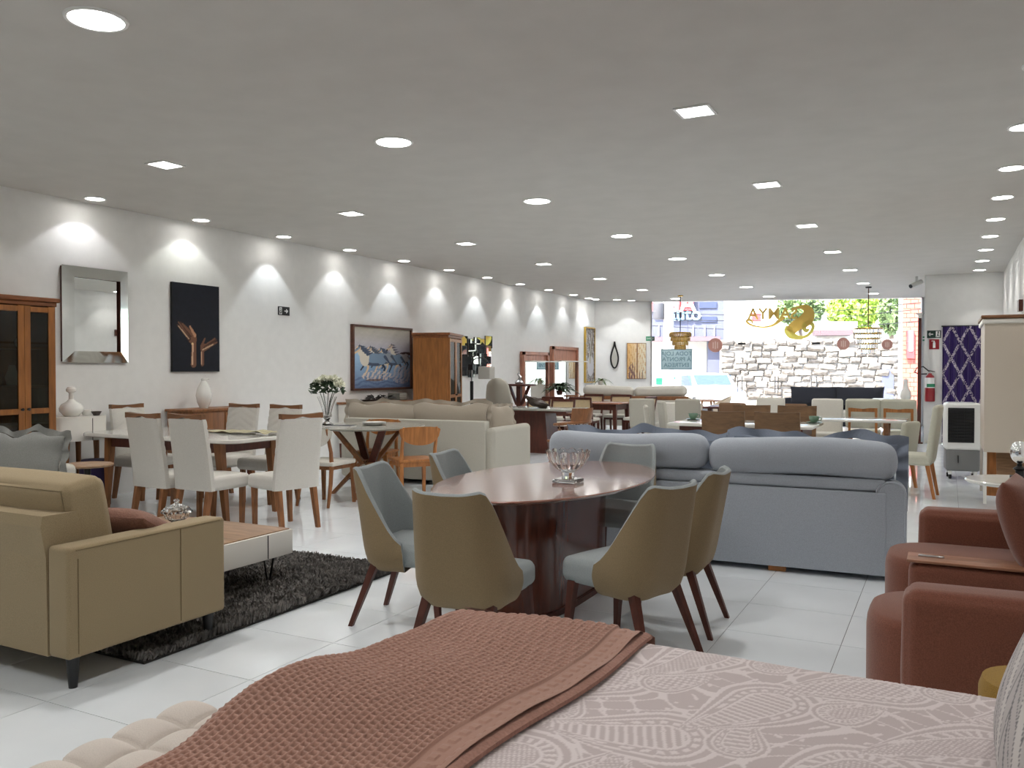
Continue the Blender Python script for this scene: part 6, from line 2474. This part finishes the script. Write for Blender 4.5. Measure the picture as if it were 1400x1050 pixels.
G().tube([(-.1, -.12, -.2), (-.11, -.13, -.206)], .04, 12).build('lens', M_black, bc_)

# air cooler
ac = thing('air_cooler', 'white and grey air cooler on castors in front of the purple curtain', 'cooler', (.17, 12.78, 0), R(6))
W_, D_, = .43, .36
G().rbox((0, 0, .70), (W_, D_, .62), .035, 3).build('body', M_white, ac)
G().rbox((0, 0, .26), (W_ * .93, D_ * .94, .30), .03, 2).build('tank', mat('cooler_grey', srgb(120, 120, 120), .45), ac)
G().rbox((-.02, -.005, 1.005), (W_ - .1, D_ - .1, .03), .012, 2).build('control_panel', mat('cooler_top', srgb(190, 190, 192), .3), ac)
gr = G().rbox((-.03, -D_ / 2 - .002, .72), (.31, .012, .46), .005, 1).build('grille', mat('grille_black', srgb(24, 24, 26), .5), ac)
for k in range(11):
    G().box((-.03, -D_ / 2 - .012, .52 + .04 * k), (.30, .02, .007), rotm(rx=R(25))).build('slat', M_black, gr, False)
for k in range(4):
    G().box((-.15 + .08 * k, -D_ / 2 - .008, .72), (.006, .012, .45)).build('louvre', M_black, gr, False)
G().box((-.06, -D_ * .47 - .004, .27), (.008, .006, .1)).build('level_window', M_black, ac, False)
G().box((W_ / 2 - .0, .02, .72), (.012, .22, .45)).build('side_grille', MATS['grille_black'], ac, False)
for sx in (-1, 1):
    for sy in (-1, 1):
        G().lathe([(0, -.016), (.032, -.016), (.036, -.008), (.036, .008), (.032, .016), (0, .016)], 16, (sx * .15, sy * .12, .036), rotm(ry=PI / 2)).build('castor', M_rubber, ac)
        G().box((sx * .15, sy * .12, .085), (.04, .05, .05)).build('castor_fork', M_white, ac, False)

# tall white cabinet with wooden cornice and an open wooden niche
YC = 10.0
ca = thing('tall_cabinet', 'tall white cabinet with a wooden cornice and open wooden niche against the right wall', 'cabinet', (0, 0, 0))
xl, xr = .335, .915
yb_ = YC + 1.1
zt, zn = 1.98, .60
G().box(((xl + xr) / 2, (YC + yb_) / 2, (zt + zn) / 2), (xr - xl, yb_ - YC, zt - zn)).build('body', mat('cabinet_beige', srgb(198, 186, 170), .5), ca, False)
G().rbox(((xl + xr) / 2 - .02, (YC + yb_) / 2 - .01, zt + .02), (xr - xl + .03, yb_ - YC + .06, .035), .01, 2).build('cornice', W_rail, ca)
G().rbox(((xl + xr) / 2 - .02, (YC + yb_) / 2 - .01, zt - .025), (xr - xl + .01, yb_ - YC + .03, .05), .015, 2).build('moulding', M_whitelac, ca)
g = G()
g.box((xl + .015, YC + .02, .33), (.03, .04, .54)); g.box((xl + .015, yb_ - .02, .33), (.03, .04, .54)); g.box((xr - .02, (YC + yb_) / 2, .30), (.03, yb_ - YC, .60))
g.build('side_post', M_whitelac, ca, False)
g = G()
g.box(((xl + xr) / 2, YC + .7, .33), (xr - xl - .06, .03, .54)); g.box(((xl + xr) / 2 + .1, (YC + yb_) / 2, .09), (xr - xl - .26, yb_ - YC - .04, .03))
g.build('niche', W_oak, ca, False)
G().box(((xl + xr) / 2 + .06, YC + .32, .45), (.44, .02, .34), rotm(rx=R(-34))).build('sloped_board', W_floorl, ca, False)

# round white table, trophy sculpture
rw = thing('side_table', 'round pale stone topped side table behind the terracotta armchairs', 'table', (.50, 8.15, 0))
G().lathe([(0, .50), (.34, .50), (.365, .51), (.37, .525), (.36, .535), (0, .535)], 44).build('top', M_marble, rw)
G().lathe([(.03, .02), (.026, .25), (.04, .5)], 14).build('stem', M_steel, rw)
G().lathe([(0, 0), (.2, 0), (.19, .02), (.03, .03), (0, .03)], 28).build('base', M_steel, rw)
p = Py(1394, 640, 8.1)
sc_ = thing('sculpture', 'silver ball sculpture on a black base on the round pale table', 'sculpture', (min(.74, p.x), 8.1, .536))
G().rbox((0, 0, .02), (.14, .1, .04), .004, 1).build('plinth', M_black, sc_)
G().lathe([(.035, .04), (.03, .08), (.05, .10), (.02, .12), (.018, .14)], 14).build('stem', M_black, sc_)
G().lathe([(.09 * math.sin(a), .235 - .095 * math.cos(a)) for a in np.linspace(0.001, PI - .001, 16)], 22, sx=.8).build('ball', M_chrome, sc_)

p = Px(1397, 418, .92)
wf = thing('wall_shelf', 'small dark wooden frame high on the right wall above the tall cabinet', 'frame', (.90, p.y, p.z))
G().box((-.0, 0, 0), (.05, .28, .16)).build('body', W_dark, wf, False)

# ================================================================== THE BED IN FRONT
BX0, BX1, BY0, BY1, BZ = -1.50, .50, .50, 2.44, .62
bd = thing('bed', 'bed at the bottom of the picture under a paisley spread', 'bed', (0, 0, 0))
G().rbox(((BX0 + BX1) / 2, (BY0 + BY1) / 2, .20), (BX1 - BX0 - .04, BY1 - BY0 - .04, .28), .02, 2).build('base', F_tuft, bd)
G().rbox(((BX0 + BX1) / 2, (BY0 + BY1) / 2, .47), (BX1 - BX0 - .02, BY1 - BY0 - .02, .27), .06, 3).build('mattress', F_white, bd)
G().rbox((.62, (BY0 + BY1) / 2, .58), (.1, BY1 - BY0 + .1, 1.14), .03, 2).build('headboard', F_tuft, bd)
for x in (BX0 + .1, BX1 - .1):
    for y in (BY0 + .1, BY1 - .1):
        G().box((x, y, .035), (.06, .06, .07)).build('leg', M_blackleg, bd, False)

# paisley spread: woven colours computed from nested drops
def paisley(X, Y):
    """0..1 lightness of a jacquard paisley"""
    out = np.full(X.shape, .38)
    light = np.zeros(X.shape, bool)

    def drop(cx, cy, L, ang, flip, kind):
        c, s = math.cos(ang), math.sin(ang)
        a = (X - cx) * c + (Y - cy) * s
        b = -(X - cx) * s + (Y - cy) * c
        if flip:
            b = -b
        a, b = a / L, b / L
        b2 = b - .22 * np.clip(a + .2, 0, 2) ** 2        # curled tip
        w = .36 * np.clip(1 - np.clip((a + .25) / 1.0, 0, 1) ** 1.35, .02, 1)
        body = np.where(a < -.25, np.hypot((a + .25), b2) / .36, np.abs(b2) / w + np.clip((a - .72) * 6, 0, 9))
        return body, a, b2
    # scrolling ground lines
    gr_ = np.sin(22 * X + 5 * np.sin(11 * Y + 1.2)) * np.sin(19 * Y + 4 * np.sin(9 * X))
    light |= np.abs(gr_) < .09
    g2 = np.sin(60 * X + 3 * np.sin(30 * Y)) * np.sin(55 * Y + 3 * np.sin(33 * X))
    light |= (g2 > .86)
    spots = []
    for i in range(-5, 4):
        for j in range(0, 8):
            cx = i * .43 + (.21 if j % 2 else 0) + .02; cy = .42 + j * .27
            spots.append((cx, cy, .30, R(200 + 25 * ((i + j) % 3)), (i + j) % 2, (i * 2 + j) % 3))
            spots.append((cx + .22, cy + .10, .16, R(40 + 30 * ((i * 3 + j) % 3)), j % 2, (i + j + 1) % 3))
    for cx, cy, L, ang, fl, kind in spots:
        m_ = (np.abs(X - cx) < L) & (np.abs(Y - cy) < L)
        if not m_.any():
            continue
        b, a, bb = drop(cx, cy, L, ang, fl, kind)
        ins = b < 1.25
        light &= ~ins
        ring = ((b > 1.12) & (b < 1.25)) | ((b > .86) & (b < .96)) | ((b > .5) & (b < .58))
        light |= ring
        th_ = np.arctan2(bb, a + .25)
        if kind == 0:
            light |= (b > .6) & (b < .84) & (np.sin(th_ * 22) > .1)
            light |= (b < .46) & (np.sin(a * L * 420) * np.sin(bb * L * 420) > .25)
        elif kind == 1:
            light |= (b < .82) & (b > .0) & (np.sin(a * L * 300) > .25) & (b < .5)
            light |= (b > .64) & (b < .78) & (np.sin(th_ * 16) > -.2)
        else:
            light |= (b < .8) & (np.sin(a * L * 260) * np.sin(bb * L * 260) > .12)
    return light


sp_ = thing('bedspread', 'pinkish grey bedspread woven with paisley drops, spread over the bed', 'bedspread', (0, 0, 0))
nx, ny = 500, 470
ex = np.r_[np.linspace(-1.44, -.95, 40), np.linspace(-.945, .52, nx - 40)]
# profile across y: hangs down the far side
sy = np.linspace(0, 1, ny)
drop_l = .30
Ltot = (BY1 - .55) + drop_l
yy = np.empty(ny); zz = np.empty(ny)
rad_c = .05
for k, q in enumerate(sy * Ltot):
    flat = BY1 - .55 - rad_c
    if q < flat:
        yy[k], zz[k] = .55 + q, BZ
    elif q < flat + rad_c * PI / 2:
        a = (q - flat) / rad_c
        yy[k], zz[k] = .55 + flat + rad_c * math.sin(a), BZ - rad_c + rad_c * math.cos(a)
    else:
        yy[k], zz[k] = BY1, BZ - rad_c - (q - flat - rad_c * PI / 2)
Xg = np.repeat(ex[:, None], ny, 1); Yg = np.repeat(yy[None], nx, 0); Zg = np.repeat(zz[None], nx, 0)
Sg = np.repeat((.55 + sy * Ltot)[None], nx, 0)
LT = paisley(Xg, Sg)
bumpz = .004 * fbm(Xg * .8, Yg * .8, 21, 3, 1.2)
Zg = Zg + .010 + bumpz + np.where(LT, .0012, 0)
Yg = Yg + .012
C = np.where(LT[..., None], lin((218, 207, 205)), lin((190, 176, 174)))
colour_mesh('cloth', np.stack([Xg, Yg, Zg], -1), C, attr_mat('jacquard', .75, .25, .15, .15), sp_)

# knitted throw across the foot of the bed
th_ = thing('throw_blanket', 'dusty pink waffle knit throw folded across the foot of the bed', 'blanket', (0, 0, 0))
# u runs from the diagonal inner edge over the foot edge and down; v runs across the bed
nuu, nvv = 420, 520
uu = np.linspace(0, 1, nuu); vv = np.linspace(0, 1, nvv)
U, V = np.meshgrid(uu, vv, indexing='ij')
yv = .5 + (BY1 + .02 - .5) * V
inner = -.875 + .075 * (yv - 1.5) / .95 + .012 * np.sin(yv * 7)
Lf = (inner - BX0) + .30
q = U * Lf
flat = inner - BX0
rc = .06
fb = 1.0
hump = .032 * np.exp(-((yv - 1.62) / .22) ** 2) + .012 * np.sin(yv * 4.1 + 1) + .01 * np.sin(yv * 9.3)
xq = np.where(q < flat - rc, inner - q, np.where(q < flat - rc + rc * PI / 2, BX0 + rc - rc * np.sin(np.clip((q - flat + rc) / rc, 0, PI / 2)), BX0 - .0))
zq = np.where(q < flat - rc, 0, np.where(q < flat - rc + rc * PI / 2, -rc + rc * np.cos(np.clip((q - flat + rc) / rc, 0, PI / 2)), -rc - (q - flat + rc - rc * PI / 2)))
base = BZ + .034 + .014 * fbm(xq * .7, yv * .7, 31, 3, 1.4) + hump * np.clip((q / flat), 0, 1) ** 2
# far edge rolls down the side of the bed a little
edge = np.clip((V - .975) / .025, 0, 1)
zfar = -.05 * edge ** 2
cell = .0195
su, sv = q / cell, (yv) / cell
border = np.minimum(q / .07, 1)
w1 = np.abs(np.sin(PI * su)) ; w2 = np.abs(np.sin(PI * (sv + .5 * (np.floor(su) % 2))))
waf = (1 - np.minimum(w1, w2)) ** 1.6
relief = .010 * waf
relief = np.where(q < .075, .003 * (np.sin(2 * PI * su * .5 + 0) > 0) * (np.sin(2 * PI * sv * .5) > -.3), relief)
relief = np.where(q < .012, .004, relief)
out_x = np.where(q > flat, -relief - .012 - .02 * np.clip((q - flat) / .3, 0, 1), 0)
Z_ = base + zq + zfar + np.where(q > flat, 0, relief)
X_ = xq + out_x - .012 * np.sin(yv * 5) * np.clip(q / flat, 0, 1) ** 3
Cc = lin((170, 131, 115)) * (.72 + .42 * np.clip(waf, 0, 1))[..., None]
Cc = np.where((q < .075)[..., None], lin((170, 131, 115)) * .95, Cc)
colour_mesh('knit', np.stack([X_, yv, Z_], -1), Cc, attr_mat('knit_wool', .95, .1, .25, .25), th_)
# the layer folded underneath shows along the inner edge
P = []
for k in range(60):
    y = .5 + (BY1 - .5 + .005) * k / 59
    xi = -.875 + .075 * (y - 1.5) / .95 + .012 * math.sin(y * 7)
    P.append([(xi - .05, y, BZ + .030), (xi + .006, y, BZ + .033), (xi + .022, y, BZ + .027), (xi + .024, y, BZ + .018), (xi + .0, y, BZ + .014)])
G().grid(np.array(P), flip=True).build('under_fold', fab('knit_edge', (158, 118, 104), bump=.6, scale=120), th_)
P = []
for k in range(50):
    x = -1.45 + .66 * k / 49
    P.append([(x, BY1 + .0, BZ + .03), (x, BY1 + .035, BZ + .012), (x, BY1 + .04, BZ - .06 - .01 * math.sin(x * 14)), (x, BY1 + .04, BZ - .14)])
G().grid(np.array(P)).build('hanging_edge', MATS['knit_edge'], th_)

# pillow with leaf lines against the headboard
pw = thing('pillow', 'pale grey pillow with dark leaf lines at the right edge of the bed', 'pillow', (.215, 1.85, .845))
n = 180
u = np.sin(np.linspace(-PI / 2, PI / 2, n))
U, V = np.meshgrid(u, u, indexing='ij')
w, h, tk = .70, .46, .2
X = U * w / 2 * (1 - .05 * (1 - V ** 2) * np.abs(U) ** 3); Zc = V * h / 2 * (1 - .05 * (1 - U ** 2) * np.abs(V) ** 3)
T = tk / 2 * (np.clip(1 - np.abs(U) ** 2.4, 0, 1) * np.clip(1 - np.abs(V) ** 2.4, 0, 1)) ** .5
# leaf veins
a = (U + .45 * V) * 2.0 + .2
ph = (a % 1) - .5
vein = np.abs(ph) < .03
side = np.abs(((V * 2.6 + np.abs(ph) * 3.2) % 1) - .5) < .055
body = np.abs(ph) < .36
lines = vein | (side & body) | (np.abs(np.abs(ph) - .38) < .014)
Cw = np.where(lines[..., None], lin((110, 108, 110)), lin((205, 200, 196)))
Cw = np.where((body & ~lines)[..., None], lin((186, 180, 178)), Cw)
Cb = np.zeros_like(Cw); Cb[:] = lin((168, 162, 160))
MM = np.array((rotm(rz=R(-90)) @ rotm(rx=R(-22))))
for s, cc in ((-1, Cw), (1, Cb)):
    Pp = np.stack([X, s * T, Zc], -1) @ MM.T
    if s > 0:
        Pp = Pp[:, ::-1]; cc = cc[:, ::-1]
    colour_mesh('cover' if s < 0 else 'cover_back', Pp, cc, attr_mat('pillow_cloth', .85, .2, .15, .15), pw)

# small golden brown stool between the bed and the armchair
nt = thing('stool', 'small round golden brown stool between the bed and the terracotta armchair', 'stool', (.25, 2.96, 0))
G().lathe([(0, .0), (.15, 0), (.16, .03), (.16, .48), (.15, .51), (0, .515)], 32).build('seat', fab('mustard', (150, 118, 56)), nt)

# tufted bench at the foot
be = thing('bench', 'beige tufted bench at the foot of the bed', 'bench', (-1.77, 1.2, 0))
G().rbox((0, 0, .27), (.42, 1.1, .28), .03, 2).build('base', F_tuft, be)
n_y, n_x = 8, 3
P = []
NX, NY = 49, 129
for i in range(NX):
    row = []
    for j in range(NY):
        x = -.225 + .45 * i / (NX - 1); y = -.565 + 1.13 * j / (NY - 1)
        cx, cy = (x + .225) / .15, (y + .565) / (1.13 / n_y)
        sx_ = abs(math.sin(PI * cx)); sy_ = abs(math.sin(PI * cy))
        e = min(1, (1 - abs(x) / .2255) * 14) * min(1, (1 - abs(y) / .5655) * 30)
        z = .45 + .045 * max(0, (sx_ * sy_)) ** .3
        zed = z if e >= 1 else .40 + (z - .40) * max(0, e) ** .5
        row.append((x, y, zed))
    P.append(row)
G().grid(np.array(P)).build('tufted_top', F_tuft, be, ang=180)
g = G()
for i in range(1, 3):
    for j in range(1, n_y):
        g.lathe([(.012, 0), (.008, .006), (0, .008)], 8, (-.225 + .15 * i, -.565 + 1.13 / n_y * j, .418))
g.build('button', F_tuft, be)
for sx in (-1, 1):
    for sy_ in (-1, 1):
        G().lathe([(.018, 0), (.028, .14), (0, .14)], 12, (sx * .17, sy_ * .48, 0)).build('leg', M_blackleg, be)
